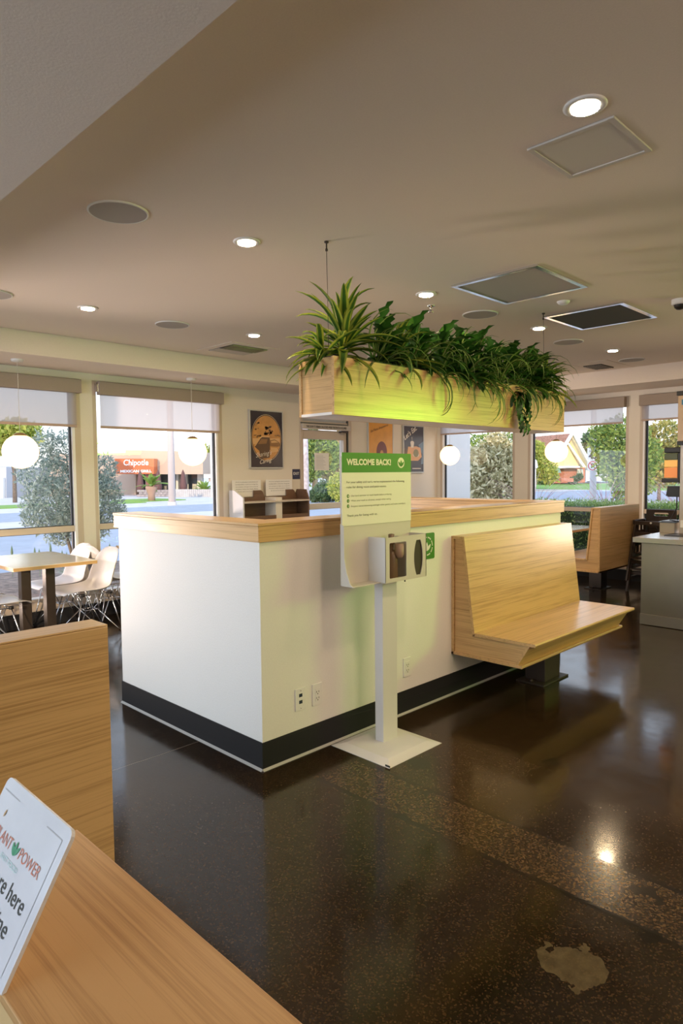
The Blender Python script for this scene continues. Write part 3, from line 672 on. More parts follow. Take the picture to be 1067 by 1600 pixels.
# ------------------------------------------------------------------ ceiling fittings
def downlight(x, y, lab, e_=9):
    D_ = empty('recessed_downlight', (x, y, ZC), lab, 'ceiling light', 'recessed downlights in the main ceiling')
    MB().lathe([(.068, ZC), (.070, ZC-.004), (.060, ZC-.008), (.050, ZC-.006), (.047, ZC-.001), (.047, ZC)], (x, y, 0), 28).build('trim_ring', whitep, D_)
    MB().disc((x, y, ZC-.0015), .047, 24).build('lamp_lens', canlit, D_)
    l = light('lamp', 'AREA', (0, 0, -.012), e_, (1.0, .74, .44), size=.09); l.parent = D_
    l.visible_camera = True
    return D_
dl = {(.244, -1.455): 'recessed downlight nearest the camera, top right beside the access panel', (.22, .345): 'recessed downlight above the near corner of the half wall', (1.71, .335): 'recessed downlight above the middle of the hanging planter',
      (.225, 2.22): 'recessed downlight farthest left, toward the left windows', (1.675, 2.17): 'recessed downlight beside the slotted air vent', (3.25, .342): 'recessed downlight over the right end of the planter, between the big grilles', (4.755, .355): 'recessed downlight farthest right, near the right windows'}
for (x, y), l in dl.items(): downlight(x, y, l, 10)
for (x, y, l) in ((1.71, -1.45, 'recessed downlight right of the one nearest the camera'), (3.25, -1.45, 'recessed downlight on the counter side of the dome camera'), (4.75, -1.45, 'recessed downlight above the steel drinks counter'), (3.25, 2.2, 'recessed downlight in the window row, behind the planter middle'), (4.75, 2.2, 'recessed downlight in the window row, nearest the far corner'),
                  (.24, -3.3, 'recessed downlight in the order counter row, left'), (1.71, -3.3, 'recessed downlight in the order counter row, middle'), (3.25, -3.3, 'recessed downlight in the order counter row, right')):
    downlight(x, y, l, 10)
sk = {(-.439, .433): 'round ceiling speaker nearest the camera, left', (.95, 2.29): 'round ceiling speaker right of the farthest left downlight', (2.478, .412): 'round ceiling speaker over the planter, left of the dark grille',
      (4.015, .458): 'round ceiling speaker right of the planter end', (5.487, .456): 'round ceiling speaker farthest right above the right windows', (-.40, 2.288): 'round ceiling speaker cut by the left picture edge'}
for (x, y), l in sk.items():
    s_ = empty('ceiling_speaker', (x, y, ZC), l, 'speaker', 'round ceiling speakers')
    MB().lathe([(.134, ZC), (.134, ZC-.006), (.128, ZC-.008), (.126, ZC-.006)], (x, y, 0), 40).build('speaker_rim', whitep, s_)
    MB().disc((x, y, ZC-.006), .128, 40).build('speaker_grille', grille, s_)
def framed(name, x0, x1, y0, y1, lab, cat, fm, gm, fwid=.03, slats=False, drop=.012, inner=None):
    F = empty(name, ((x0+x1)/2, (y0+y1)/2, ZC), lab, cat)
    f = MB()
    for a in ((x0, x1, y0, y0+fwid), (x0, x1, y1-fwid, y1), (x0, x0+fwid, y0+fwid, y1-fwid), (x1-fwid, x1, y0+fwid, y1-fwid)): f.box(*a, ZC-drop, ZC)
    f.build('frame', fm, F, .002)
    box('face_panel', x0+fwid, x1-fwid, y0+fwid, y1-fwid, ZC-drop*.5, ZC, gm, F)
    return F
framed('ceiling_grille', 1.665, 2.325, -.51, .10, 'large square return air grille with a shiny metal frame above the planter', 'vent', chrome, grille)
framed('ceiling_grille', 2.90, 3.56, -.50, .118, 'large square air grille with a dark filter, right of the lighter one', 'vent', chrome, dgrille)
framed('access_panel', .372, .715, -1.497, -1.17, 'square painted access panel in the ceiling beside the nearest downlight', 'panel', mat('panel_grey_paint', (.60, .57, .53), .5), mat('panel_door_paint', (.62, .585, .53), .6), .02, drop=.008)
V = framed('air_vent', 1.70, 2.265, 2.53, 3.10, 'slotted air vent at the edge of the raised ceiling, above the left windows', 'vent', ceilm, dgrille, .075, drop=.006)
for k in range(10):
    y_ = 2.62+k*.02+.01
    box('vent_slat', 1.79, 2.19, y_, y_+.006, ZC-.012, ZC-.003, steel, V)
box('pale_damper', 1.79, 2.19, 2.86, 3.01, ZC-.008, ZC-.003, mat('pale_damper_paint', (.55, .5, .45), .5), V)
V = framed('air_vent', 5.28, 6.02, .64, 1.07, 'small dark air vent near the right windows', 'vent', ceilm, ceilm, .02, drop=.004)
box('vent_core', 5.50, 5.84, .80, 1.01, ZC-.010, ZC-.002, dgrille, V)
for k in range(8): box('vent_slat', 5.50, 5.84, .81+k*.025, .815+k*.025, ZC-.014, ZC-.009, steel, V)
s_ = empty('smoke_detector', (2.586, -.207, ZC), 'small oval ceiling sensor between the two large grilles', 'sensor')
MB().lathe([(0, ZC-.022), (.03, ZC-.02), (.042, ZC-.008), (.045, ZC)], (2.586, -.207, 0), 20).build('sensor_body', whitep, s_)
s_ = empty('fire_sprinkler', (1.996, .513, ZC), 'small fire sprinkler head behind the planter leaves', 'sprinkler')
MB().lathe([(.03, ZC), (.03, ZC-.006), (.008, ZC-.008), (.008, ZC-.04), (.02, ZC-.042), (.02, ZC-.046), (0, ZC-.046)], (1.996, .513, 0), 16).build('sprinkler_head', chrome, s_)
s_ = empty('dome_camera', (3.146, -.80, ZC), 'white dome security camera on the ceiling at the right picture edge', 'camera')
MB().lathe([(.055, ZC), (.055, ZC-.03), (.05, ZC-.036), (.042, ZC-.038)], (3.146, -.80, 0), 24).build('camera_housing', whitep, s_)
MB().lathe([(.04, ZC-.036), (.036, ZC-.055), (.022, ZC-.068), (0, ZC-.073)], (3.146, -.80, 0), 20).build('camera_dome', blackm, s_)

# ------------------------------------------------------------------ globe pendants
def pendant(x, y, zc, lab, r=.148):
    G_ = empty('globe_pendant', (x, y, ZL), lab, 'pendant lamp', 'opal globe pendants')
    MB().lathe([(.0, ZL-.022), (.045, ZL-.020), (.052, ZL-.006), (.052, ZL)], (x, y, 0), 24).build('ceiling_canopy', whitep, G_)
    MB().tube([(x, y, ZL-.02), (x, y, zc+r+.01)], .0022, 6).build('cord', mat('cord_white', (.7, .66, .6), .5) if 'cord_white' not in MATS else MATS['cord_white'], G_)
    MB().lathe([(0, zc+r+.016), (.03, zc+r+.014), (.055, zc+r-.004), (.058, zc+r-.013)], (x, y, 0), 24).build('globe_cap', brass, G_)
    pr = [(r*math.sin(math.pi*k/24), zc+r*math.cos(math.pi*k/24)) for k in range(1, 24)]
    pr = [(0.0001, zc+r)]+pr+[(0.0001, zc-r)]
    MB().lathe(pr, (x, y, 0), 40).build('glass_globe', globem, G_)
    return G_
pendant(.225, 3.62, 1.635, 'lit opal globe pendant farthest left, in front of the leftmost window')
pendant(1.975, 3.64, 1.66, 'lit opal globe pendant in front of the second window, left of the arched poster')
pendant(6.38, 3.50, 1.672, 'lit opal globe pendant in the far corner, seen against the pale wing wall')
pendant(6.38, 1.78, 1.68, 'lit opal globe pendant in front of the gabled house window')
pendant(6.38, -.95, 1.68, 'lit opal globe pendant hidden behind the drinks counter')

# ------------------------------------------------------------------ posters and signs on the far wall
def poster(x0, x1, z0, z1, lab, bgcol):
    Q = empty('framed_poster', ((x0+x1)/2, YF, z0), lab, 'poster')
    f = MB(); t_ = .014
    for a in ((x0-t_, x1+t_, z0-t_, z0), (x0-t_, x1+t_, z1, z1+t_), (x0-t_, x0, z0, z1), (x1, x1+t_, z0, z1)): f.box(a[0], a[1], YF-.03, YF-.001, a[2], a[3])
    f.build('frame', mat('poster_frame_silver', (.55, .55, .52), .4, .3) if 'poster_frame_silver' not in MATS else MATS['poster_frame_silver'], Q, .001)
    box('poster_sheet', x0, x1, YF-.024, YF-.002, z0, z1, bgcol, Q)
    return Q
def shp(name, pts, m, par, y, c=None): 
    return MB().add([(a, y, b_) for a, b_ in pts], [list(range(len(pts)))]).build(name, m, par)
def ell(cx, cz, rx, rz, n=40, a0=0, a1=360): return [(cx+rx*math.cos(R(a0+(a1-a0)*k/n)), cz+rz*math.sin(R(a0+(a1-a0)*k/n))) for k in range(n)]
pd = mat('poster_dark_plum', (.028, .022, .032), .18); po = mat('poster_amber', (.62, .31, .09), .2, noise=.12, nscale=12)
pb = mat('poster_brown', (.12, .062, .025), .3); pl_ = mat('poster_line_gold', (.6, .45, .25), .3); pw = mat('poster_pale_ink', (.80, .72, .62), .3)
Q = poster(2.99, 3.485, 1.502, 2.182, 'framed dark poster with an amber oval picture of a van and script lettering', pd)
y = YF-.0245
shp('oval_line', ell(3.235, 1.86, .235, .285), pl_, Q, y); shp('oval_ring', ell(3.235, 1.86, .230, .279), pd, Q, y-.0004); shp('oval_picture', ell(3.235, 1.86, .222, .270), po, Q, y-.0008)
pm = mat('poster_mid_brown', (.30, .15, .045), .3); pt = mat('poster_tan', (.70, .42, .17), .3)
rq = random.Random(4)
def cluster(x0, x1, z0, z1, n_, r_, m_, dy):
    mb = MB()
    for _ in range(n_):
        a, b_ = rq.uniform(x0, x1), rq.uniform(z0, z1); q_ = r_*rq.uniform(.5, 1.2); mb.add([(x_+0, y-dy, z_) for x_, z_ in ell(a, b_, q_, q_*.8, 7)], [list(range(7))])
    mb.build('foliage_print', m_, Q)
cluster(3.06, 3.12, 1.95, 2.06, 8, .014, pm, .0010); cluster(3.04, 3.15, 1.865, 1.90, 12, .016, pm, .0011); cluster(3.21, 3.27, 1.89, 1.99, 14, .02, pb, .0012); cluster(3.28, 3.33, 1.90, 2.0, 12, .018, pb, .0013); cluster(3.34, 3.44, 1.88, 1.90, 7, .012, pm, .0010)
shp('ground_print', [(3.025, 1.78), (3.445, 1.80), (3.44, 1.86), (3.02, 1.85)], pt, Q, y-.0014)
shp('van_body', [(3.05, 1.75), (3.12, 1.84), (3.16, 1.868), (3.28, 1.868), (3.29, 1.83), (3.28, 1.62), (3.14, 1.60), (3.12, 1.70)], pb, Q, y-.0016)
shp('van_side', [(3.28, 1.83), (3.36, 1.845), (3.43, 1.815), (3.452, 1.78), (3.42, 1.755), (3.29, 1.76)], pm, Q, y-.0017)
shp('van_glass', [(3.30, 1.822), (3.36, 1.834), (3.42, 1.81), (3.31, 1.80)], pt, Q, y-.0019); shp('van_glass', [(3.10, 1.78), (3.15, 1.845), (3.25, 1.845), (3.23, 1.79)], pm, Q, y-.0019)
shp('van_roof_line', [(3.05, 1.765), (3.13, 1.865), (3.16, 1.882), (3.28, 1.882), (3.28, 1.868), (3.165, 1.868), (3.14, 1.852), (3.06, 1.755)], pt, Q, y-.0020)
shp('door_print', [(3.30, 1.68), (3.42, 1.70), (3.40, 1.74), (3.30, 1.745)], pt, Q, y-.0018)
text('script_lettering', "Sharing's", (3.07, y-.0022, 1.600), Vector((.985, 0, .17)), Vector((-.17, 0, .985)), .25, .075, pw, Q, bold=0, shear=.45)
text('script_lettering', 'Caring', (3.13, y-.0022, 1.525), Vector((.985, 0, .17)), Vector((-.17, 0, .985)), .19, .065, pw, Q, bold=0, shear=.45)
Q = poster(5.08, 5.60, 1.42, 2.16, 'framed orange poster with a dark arch, half behind the stand sign', mat('poster_orange', (.78, .36, .05), .3, noise=.08, nscale=8))
y = YF-.0245
text('poster_lettering', 'Eat Plants. Empowered.', (5.13, y-.0005, 1.985), Vector((.96, 0, .28)), Vector((-.28, 0, .96)), .40, .045, pb, Q, shear=.2)
shp('dark_arch', ell(5.36, 1.72, .115, .155, 20, 0, 180)+[(5.245, 1.60), (5.475, 1.60)], mat('poster_maroon', (.20, .05, .03), .3), Q, y-.0005)
shp('arch_gap', ell(5.36, 1.66, .045, .09, 12, 0, 180)+[(5.315, 1.58), (5.405, 1.58)], MATS['poster_amber'], Q, y-.001)
shp('pale_glow', ell(5.27, 1.585, .12, .05), mat('poster_cream', (.85, .62, .3), .3), Q, y-.0014)
Q = poster(5.86, 6.33, 1.43, 2.12, "framed dark poster with slanted Let's Eat lettering, a cup and a burger", mat('poster_charcoal', (.06, .045, .045), .25))
text('poster_lettering', "Let's Eat.", (5.885, y-.0005, 1.905), Vector((.86, 0, .50)), Vector((-.50, 0, .86)), .34, .085, pw, Q, bold=.02, shear=.15)
shp('tray_shape', [(5.92, 1.60), (6.2, 1.60), (6.29, 1.66), (6.26, 1.80), (6.16, 1.82), (5.96, 1.81)], mat('poster_peach', (.75, .40, .17), .3), Q, y-.0005)
shp('cup_shape', [(6.03, 1.80), (6.09, 1.80), (6.105, 1.88), (6.085, 1.90), (6.035, 1.90), (6.015, 1.88)], pw, Q, y-.001); shp('straw', [(6.055, 1.9), (6.063, 1.9), (6.055, 1.96), (6.047, 1.96)], pw, Q, y-.001)
shp('burger_shape', ell(6.15, 1.715, .065, .06, 20), mat('poster_olive', (.25, .22, .08), .3), Q, y-.001); shp('burger_rim', ell(6.15, 1.69, .075, .035, 20), pw, Q, y-.0008)
shp('blue_glow', [(6.21, 1.84), (6.33, 1.90), (6.33, 1.55), (6.27, 1.55), (6.30, 1.70)], mat('poster_slate', (.16, .22, .30), .3), Q, y-.0003)
shp('caption_strip', [(6.06, 1.475), (6.27, 1.475), (6.27, 1.487), (6.06, 1.487)], pw, Q, y-.0005)
X_ = empty('exit_sign', (3.725, YF, 1.35), 'small navy square exit sign beside the door', 'sign')
box('sign_plate', 3.665, 3.790, YF-.005, YF, 1.350, 1.478, navy, X_, .001)
text('exit_lettering', 'EXIT', (3.680, YF-.005, 1.405), PX, PZ, .095, .034, paper, X_, bold=.01)
bd = MB()
for k in range(8): bd.lathe([(.0015, 0), (.0015, -.001)], (3.69+k*.009, YF-.005, 1.385), 6, axis='Y')
bd.build('braille_dots', paper, X_)

# ------------------------------------------------------------------ waste station against the far wall
K = empty('waste_station', (3.15, 3.85, 0), 'waste sorting cabinet with grey side panel and dark openings, left of the door', 'cabinet')
Xa, Xb, Yf_, Yk = 2.665, 3.690, 3.70, 3.97
MB().prism([(Yf_, 0), (Yk, 0), (Yk, 1.232), (Yk-.10, 1.232), (Yf_, 1.148)], Xa, Xa+.02, 'X').build('side_panel', cab, K, .002)
MB().prism([(Yf_, 0), (Yk, 0), (Yk, 1.14), (Yk-.05, 1.225), (Yf_+.05, 1.225), (Yf_, 1.12)], Xb-.02, Xb, 'X').build('side_panel', walnut, K, .002)
box('back_panel', Xa+.02, Xb-.02, Yk-.02, Yk, 0, 1.145, walnut, K)
box('divider', 3.155, 3.255, Yf_+.01, Yk-.02, 0, 1.14, MATS['cream_wall_paint'], K, .002)
box('shelf', Xa+.02, Xb, Yf_-.012, Yf_+.20, 1.082, 1.10, mat('pale_shelf_edge', (.62, .54, .46), .35), K, .002)
def org_panel(x0, x1):   # low dark side-shaped front of each tray holder
    MB().prism([(x0, .85), (x1, .85), (x1, 1.13), (x1-.035, 1.205), (x1-.06, 1.225), (x1-.17, 1.225), (x1-.17, 1.145), (x0, 1.145)], Yk-.06, Yk-.04, 'Y').build('tray_guard', walnut, K, .003)
org_panel(2.70, 3.155); org_panel(3.255, 3.665)
box('bin_door', Xa+.02, 3.155, Yf_, Yf_+.018, 0, .93, walnut, K, .002); box('bin_door', 3.255, Xb-.02, Yf_, Yf_+.018, 0, .93, walnut, K, .002)
tx = ['All of our packaging is plant-based and', 'biodegradable, made from things like', 'corn, potatoes and sugar cane or trees. So', 'the planet makes less plastic. Please', 'do your part to sort your trash.']
for k, (x0, z0) in enumerate(((2.69, 1.15), (3.19, 1.15))):
    s_ = box('cardboard_notice', x0, x0+.42, Yk-.035, Yk-.03, z0, 1.35, paper); tag(s_, 'white notice sheet with five printed lines standing on the waste cabinet, %s one' % ('left' if k == 0 else 'right'), 'notice')
    for j, l in enumerate(tx):
        text('printed_line', l, (x0+.045+(.03 if j == 4 else 0), Yk-.035, 1.318-.028*j), PX, PZ, .33-(.06 if j == 4 else 0), .013, inkm, s_)

# ------------------------------------------------------------------ sanitizer stand
T = empty('sanitizer_stand', (.64, -.22, 0), 'pale metal hand sanitizer stand with sign holder, in front of the half wall', 'stand')
bx0, bx1, by0, by1 = .432, .852, -.425, -.025; zb_, zt_ = .002, .016; t_ = .055
v = [(bx0, by0, zb_), (bx1, by0, zb_), (bx1, by1, zb_), (bx0, by1, zb_), (bx0+t_, by0+t_, zt_), (bx1-t_, by0+t_, zt_), (bx1-t_, by1-t_, zt_), (bx0+t_, by1-t_, zt_), (bx0, by0, 0), (bx1, by0, 0), (bx1, by1, 0), (bx0, by1, 0)]
MB().add(v, [(4, 5, 6, 7), (0, 1, 5, 4), (1, 2, 6, 5), (2, 3, 7, 6), (3, 0, 4, 7), (8, 9, 1, 0), (9, 10, 2, 1), (10, 11, 3, 2), (11, 8, 0, 3), (11, 10, 9, 8)]).build('base_plate', standp, T)
box('corner_slit', bx0+.004, bx0+.0055, by0-.0005, by0+.03, .001, .012, inkm, T)
box('post', .620, .735, -.222, -.165, .014, .87, standp, T, .003)
Yp = -.16
box('back_plate', .383, .921, Yp-.004, Yp, .865, 1.50, standm, T, .001)
sidep = [(Yp, .865), (Yp-.085, .862), (Yp-.065, .875), (Yp-.04, .935), (Yp-.026, 1.0), (Yp-.024, 1.16), (Yp, 1.17)]
MB().prism(sidep, .379, .383, 'X').build('side_flange', standm, T)
box('tray', .383, .60, Yp-.088, Yp, .861, .866, standm, T, .001)
# box with window, glove slot
S0, S1, SY, Z0, Z1 = .578, .912, -.279, .866, 1.093
MB().prism([(S0, Z0), (S0+.004, Z0), (S0+.004, Z1), (S0, Z1)], SY, Yp, 'Y').build('box_side', standp, T)
MB().prism([(S1-.004, Z0), (S1, Z0), (S1, Z1), (S1-.004, Z1)], SY, Yp, 'Y').build('box_side', standm, T)
MB().box(S0, S1, SY, Yp, Z0-.004, Z0).build('box_bottom', standm, T)
# front with two rounded holes: strip faces between outline and hole, per half
def holed(mb, x0, x1, z0, z1, hole, y0, y1):
    cx = sum(p[0] for p in hole)/len(hole); cz = sum(p[1] for p in hole)/len(hole); n_ = len(hole); outp = []
    for (a, b_) in hole:
        dx, dz = a-cx, b_-cz; k_ = min((x1-cx)/dx if dx > 1e-6 else 1e9, (x0-cx)/dx if dx < -1e-6 else 1e9, (z1-cz)/dz if dz > 1e-6 else 1e9, (z0-cz)/dz if dz < -1e-6 else 1e9)
        outp.append((cx+dx*k_, cz+dz*k_))
    import bisect
    # put the nearest ray of each corner exactly on the corner
    for c_ in ((x0, z0), (x1, z0), (x1, z1), (x0, z1)):
        j = min(range(n_), key=lambda i: (outp[i][0]-c_[0])**2+(outp[i][1]-c_[1])**2); outp[j] = c_
    v = [(a, y0, b_) for a, b_ in outp]+[(a, y0, b_) for a, b_ in hole]+[(a, y1, b_) for a, b_ in hole]
    f = [(i, (i+1) % n_, n_+(i+1) % n_, n_+i) for i in range(n_)]+[(n_+i, n_+(i+1) % n_, 2*n_+(i+1) % n_, 2*n_+i) for i in range(n_)]
    mb.add(v, f)
def rrect(x0, x1, z0, z1, r, n_=6):
    p = []
    for cx, cz, a0 in ((x1-r, z0+r, -90), (x1-r, z1-r, 0), (x0+r, z1-r, 90), (x0+r, z0+r, 180)):
        for k in range(n_): a = R(a0+90*k/(n_-1)); p.append((cx+r*math.cos(a), cz+r*math.sin(a)))
        
    q_ = []
    for i in range(len(p)):
        a, b_ = p[i], p[(i+1) % len(p)]; q_.append(a)
        if math.dist(a, b_) > .03:
            for k in range(1, 6): q_.append((a[0]+(b_[0]-a[0])*k/6, a[1]+(b_[1]-a[1])*k/6))
    return q_
fr = MB(); holed(fr, S0, .785, Z0, Z1, rrect(.611, .745, .882, 1.064, .008), SY, SY+.004)
lens = []
for k in range(17): 
    a = -1+2*k/16; lens.append((.845+.037-.020*abs(a)**2.2, .971+.093*a))
for k in range(17):
    a = 1-2*k/16; lens.append((.845-.037+.020*abs(a)**2.2, .971+.093*a))
holed(fr, .785, S1, Z0, Z1, lens, SY, SY+.004)
fr.build('box_front', standm, T)
box('box_divider', .783, .787, SY+.004, Yp-.004, Z0, Z1-.01, standm, T)
bottle = MB(); bottle.lathe([(0, Z0), (.032, Z0), (.034, Z0+.01), (.034, .985), (.028, 1.01), (.012, 1.02), (.012, 1.045), (.016, 1.05), (.016, 1.10), (0, 1.104)], (.70, -.215, 0), 20)
bo = bottle.build('sanitizer_bottle', mat('amber_brown_bottle', (.16, .10, .06), .25)); tag(bo, 'brown sanitizer bottle inside the window of the stand box', 'bottle')
# dispenser nozzle bowl seen in the window
MB().lathe([(0, .975), (.018, .98), (.024, .995), (.024, 1.05), (0, 1.055)], (.715, -.255, 0), 16).build('dispenser_nozzle', mat('dusty_pink_nozzle', (.30, .19, .14), .4), bo)
gb = box('glove_box', .795, .905, SY+.006, Yp-.006, Z0+.002, 1.07, mat('dark_brown_carton', (.045, .033, .022), .7)); tag(gb, 'dark carton behind the lens shaped slot of the stand box', 'box')
MB().lathe([(0, Z0-.004), (.004, Z0-.004), (.004, Z0-.014), (0, Z0-.014)], (.742, -.27, 0), 8).build('screw', inkm, T)
# the printed board
Bd = box('welcome_board', .386, .921, Yp-.0075, Yp-.0042, 1.158, 1.522, cream); tag(Bd, 'pale green printed welcome board with green header in the stand', 'sign board')
box('green_header', .386, .921, Yp-.0085, Yp-.0075, 1.423, 1.522, greenm, Bd)
cr_ = mat('cream_lettering', (.80, .80, .60), .5)
yb = Yp-.0085
text('welcome_lettering', 'WELCOME BACK!', (.418, yb, 1.459), PX, PZ, .335, .033, cr_, Bd, bold=.045)
# slab serifs for the heading
MB().disc((.836, yb-.0006, 1.473), .028, 28, 'Y').build('round_emblem', cr_, Bd)
lm = MB()
for a in (-.7, 0, .7): leafshape(lm, (.836, yb-.0012, 1.452), PX, PZ, .036, .013, a)
lm.build('leaf_emblem', greenm, Bd)
yb = Yp-.0075; ink2 = mat('olive_ink', (.09, .10, .05), .6); ink3 = mat('soft_olive_ink', (.22, .22, .13), .6)
for s_, x, z_, w_, h_, mm in (("For your safety and our's, we've implemented the following", .418, 1.367, .445, .014, ink2), ('rules for dining room and patio access.', .418, 1.342, .30, .014, ink2),
    ('Use hand sanitizer or wash hands before ordering.', .449, 1.301, .31, .011, ink3), ('Wear your mask at all times, except when eating.', .449, 1.276, .305, .011, ink3), ('Respect social distancing amongst other guests and team members.', .449, 1.248, .425, .011, ink3), ('Thank you for being with us.', .418, 1.200, .225, .014, ink2)):
    text('printed_line', s_, (x, yb, z_), PX, PZ, w_, h_, mm, Bd)
for k, z_ in enumerate((1.305, 1.281, 1.255)):
    d_ = MB(); d_.disc((.428, yb-.0006, z_+.001), .0085, 20, 'Y', ry=.0095); d_.build('number_dot', greenm, Bd)
    text('number', '123'[k], (.4255, yb-.001, z_-.004), PX, PZ, .005, .010, cr_, Bd, bold=.02)

# ------------------------------------------------------------------ near ledge and its slanted sign
ZN = .95
L = empty('near_ledge', (-1.66, -2.6, 0), 'bamboo topped ledge in the bottom left corner, under the slanted sign', 'ledge')
XA, XB = -1.748, -1.578
box('ledge_core', XA+.02, XB-.02, -3.6, -1.66, 0, .862, white, L)
box('ledge_fascia', XA+.003, XB-.003, -3.6, -1.622, .862, .937, mat('tan_bamboo_fascia', (.72, .50, .24), .4), L, .001)  # fascia in a lighter tan than the ledge top
box('ledge_top', XA, XB, -3.6, -1.62, .938, ZN, wtop, L, .0015)
Bp = Vector((-1.749, -1.852, ZN)); Tp = Vector((-1.678, -1.852, 1.075)); Ap = Vector((-1.678, -1.678, 1.075))
dwn = (Bp-Tp).normalized(); upv = -dwn; rd = Vector((0, -1, 0)); nn = rd.cross(upv).normalized()
SW = (Tp-Ap).length
Hs = .165
tl_ = Ap.copy()
def sp_(a, d_, off=0): return tl_+rd*a+dwn*d_+nn*off    # a along reading direction, d_ down the sheet
Lb = (Bp-Tp).length
SG = empty('tabletop_sign', sp_(SW/2, Lb), 'slanted white tabletop sign with restaurant logo at the left picture edge', 'sign')
ctr = []
for (cx, cy, a0) in ((SW-.008, .008, 0), (.008, .008, 90)):
    for k in range(5): a = R(a0+k*22.5); ctr.append((cx+.008*math.cos(a), cy-.008*math.sin(a)))
ctr += [(0, Lb), (SW, Lb)]
n_ = len(ctr); v = [sp_(a, d_, 0) for a, d_ in ctr]+[sp_(a, d_, -.004) for a, d_ in ctr]
MB().add(v, [list(range(n_)), list(range(n_, 2*n_))[::-1]]+[(i, (i+1) % n_, n_+(i+1) % n_, n_+i) for i in range(n_)]).build('sign_sheet', mat('glossy_white_sign', (.72, .74, .80), .12, noise=.02, nscale=40), SG)
MB().add([sp_(0.004, Lb, -.001), sp_(SW-.004, Lb, -.001), sp_(SW-.004, Lb-.001, .0), sp_(.004, Lb-.001, 0), sp_(.004, Lb, -.06), sp_(SW-.004, Lb, -.06)], [(0, 1, 2, 3), (0, 4, 5, 1)]).build('sign_foot', whitep, SG)
gr = mat('thin_grey_line', (.45, .46, .48), .4)
ln = MB()
for a0, a1, d0_, d1 in ((.006, .05, .0125, .0135), (SW-.05, SW-.012, .0125, .0135)): ln.add([sp_(a0, d0_, .0004), sp_(a1, d0_, .0004), sp_(a1, d1, .0004), sp_(a0, d1, .0004)], [(0, 1, 2, 3)])
ln.add([sp_(SW-.013, .013, .0004), sp_(SW-.012, .013, .0004), sp_(SW-.012, Lb-.008, .0004), sp_(SW-.013, Lb-.008, .0004)], [(0, 1, 2, 3)])
ln.build('border_line', gr, SG)
red = mat('coral_ink', (.62, .20, .12), .5); grn = mat('emerald_ink', (.03, .30, .14), .5); teal = mat('pale_teal_ink', (.45, .66, .64), .5)
text('logo_lettering', 'PLANT', sp_(.030, .055), rd, upv, .044, .011, red, SG, bold=-.004, lift=.0006)
text('logo_lettering', 'POWER', sp_(.097, .055), rd, upv, .052, .011, red, SG, bold=-.004, lift=.0006)
text('logo_lettering', 'FAST FOOD', sp_(.062, .066), rd, upv, .045, .005, teal, SG, lift=.0006)
lm = MB()
for a in (-.7, 0, .7): leafshape(lm, sp_(.0855, .056, .0008), rd, upv, .014, .005, a)
lm.build('logo_leaf', grn, SG)
lm = MB(); leafshape(lm, sp_(.030, .036, .0008), rd, upv, .009, .003, .2); lm.build('logo_spark', mat('ochre_ink', (.5, .3, .12), .5), SG)
text('sign_lettering', 'You are here', sp_(.030, .0885), rd, upv, .118, .0155, inkm, SG, lift=.0006)
text('sign_lettering', 'in line', sp_(.080, .114), rd, upv, .058, .0155, inkm, SG, lift=.0006)

# ------------------------------------------------------------------ steel drinks counter on the right
K = empty('drinks_counter', (4.7, -1.3, 0), 'brushed steel drinks counter at the right picture edge', 'counter')
box('counter_body', 4.332, 5.25, -2.6, -.115, .10, .755, steel, K, .003)
box('counter_plinth', 4.326, 5.25, -2.6, -.112, .004, .10, mat('plinth_steel', (.36, .34, .31), .45, .8), K, .002)
box('counter_top', 4.30, 5.30, -2.65, -.045, .757, .805, mat('satin_steel_top', (.55, .54, .52), .25, .9), K, .004)
t_ = box('condiment_bin', 4.93, 5.20, -.20, -.06, .805, .905, mat('bin_steel', (.5, .43, .36), .3, .8), None, .003); tag(t_, 'steel condiment bin on the counter beside the soda machine', 'bin')
lid = MB()
lid.box(4.92, 5.21, -.21, -.05, .905, .915)
for k in range(4): lid.box(4.94+k*.06, 4.985+k*.06, -.19, -.07, .915, .922)
lid.build('bin_lid', mat('blue_grey_lid', (.12, .15, .22), .25), t_, .002)
M_ = empty('soda_machine', (4.9, -.6, .805), 'tall tan soda machine on the steel counter, cut by the right picture edge', 'soda machine')
tan = mat('tan_machine_panel', (.50, .36, .24), .35, .3)
box('machine_column', 4.86, 5.10, -.55, -.262, .80, 1.66, mat('grey_tan_column', (.48, .42, .36), .35, .4), M_, .004)
box('machine_head', 4.80, 5.15, -1.2, -.252, 1.69, 2.12, tan, M_, .006)
box('head_base', 4.795, 5.15, -1.2, -.25, 1.655, 1.69, blackm, M_, .003)
box('head_cap', 4.795, 5.16, -1.2, -.24, 2.12, 2.16, blackm, M_, .003)
box('drip_tray', 4.62, 4.88, -.60, -.21, .805, .812, blackm, M_, .002)
box('label_sticker', 4.798, 4.80, -.34, -.285, 2.03, 2.08, mat('blue_sticker', (.05, .25, .45), .4), M_)
box('paper_tag', 4.858, 4.86, -.32, -.275, .87, .94, paper, M_)
C_ = empty('tea_dispenser', (4.98, -.17, .805), 'black framed beverage dispenser with orange lit window beside the soda machine', 'dispenser')
box('dispenser_case', 4.90, 5.06, -.255, -.10, 1.585, 1.64, blackm, C_, .008)
box('dispenser_case', 4.90, 5.06, -.255, -.225, 1.34, 1.585, blackm, C_, .004)
box('dispenser_case', 4.88, 5.06, -.255, -.085, 1.30, 1.34, blackm, C_, .006)
am = mat('amber_backlit_drink', (.6, .25, .05), .3, emit=(.85, .20, .05), estr=.45); am2 = mat('yellow_backlit_drink', (.7, .4, .08), .3, emit=(.95, .42, .10), estr=.45)
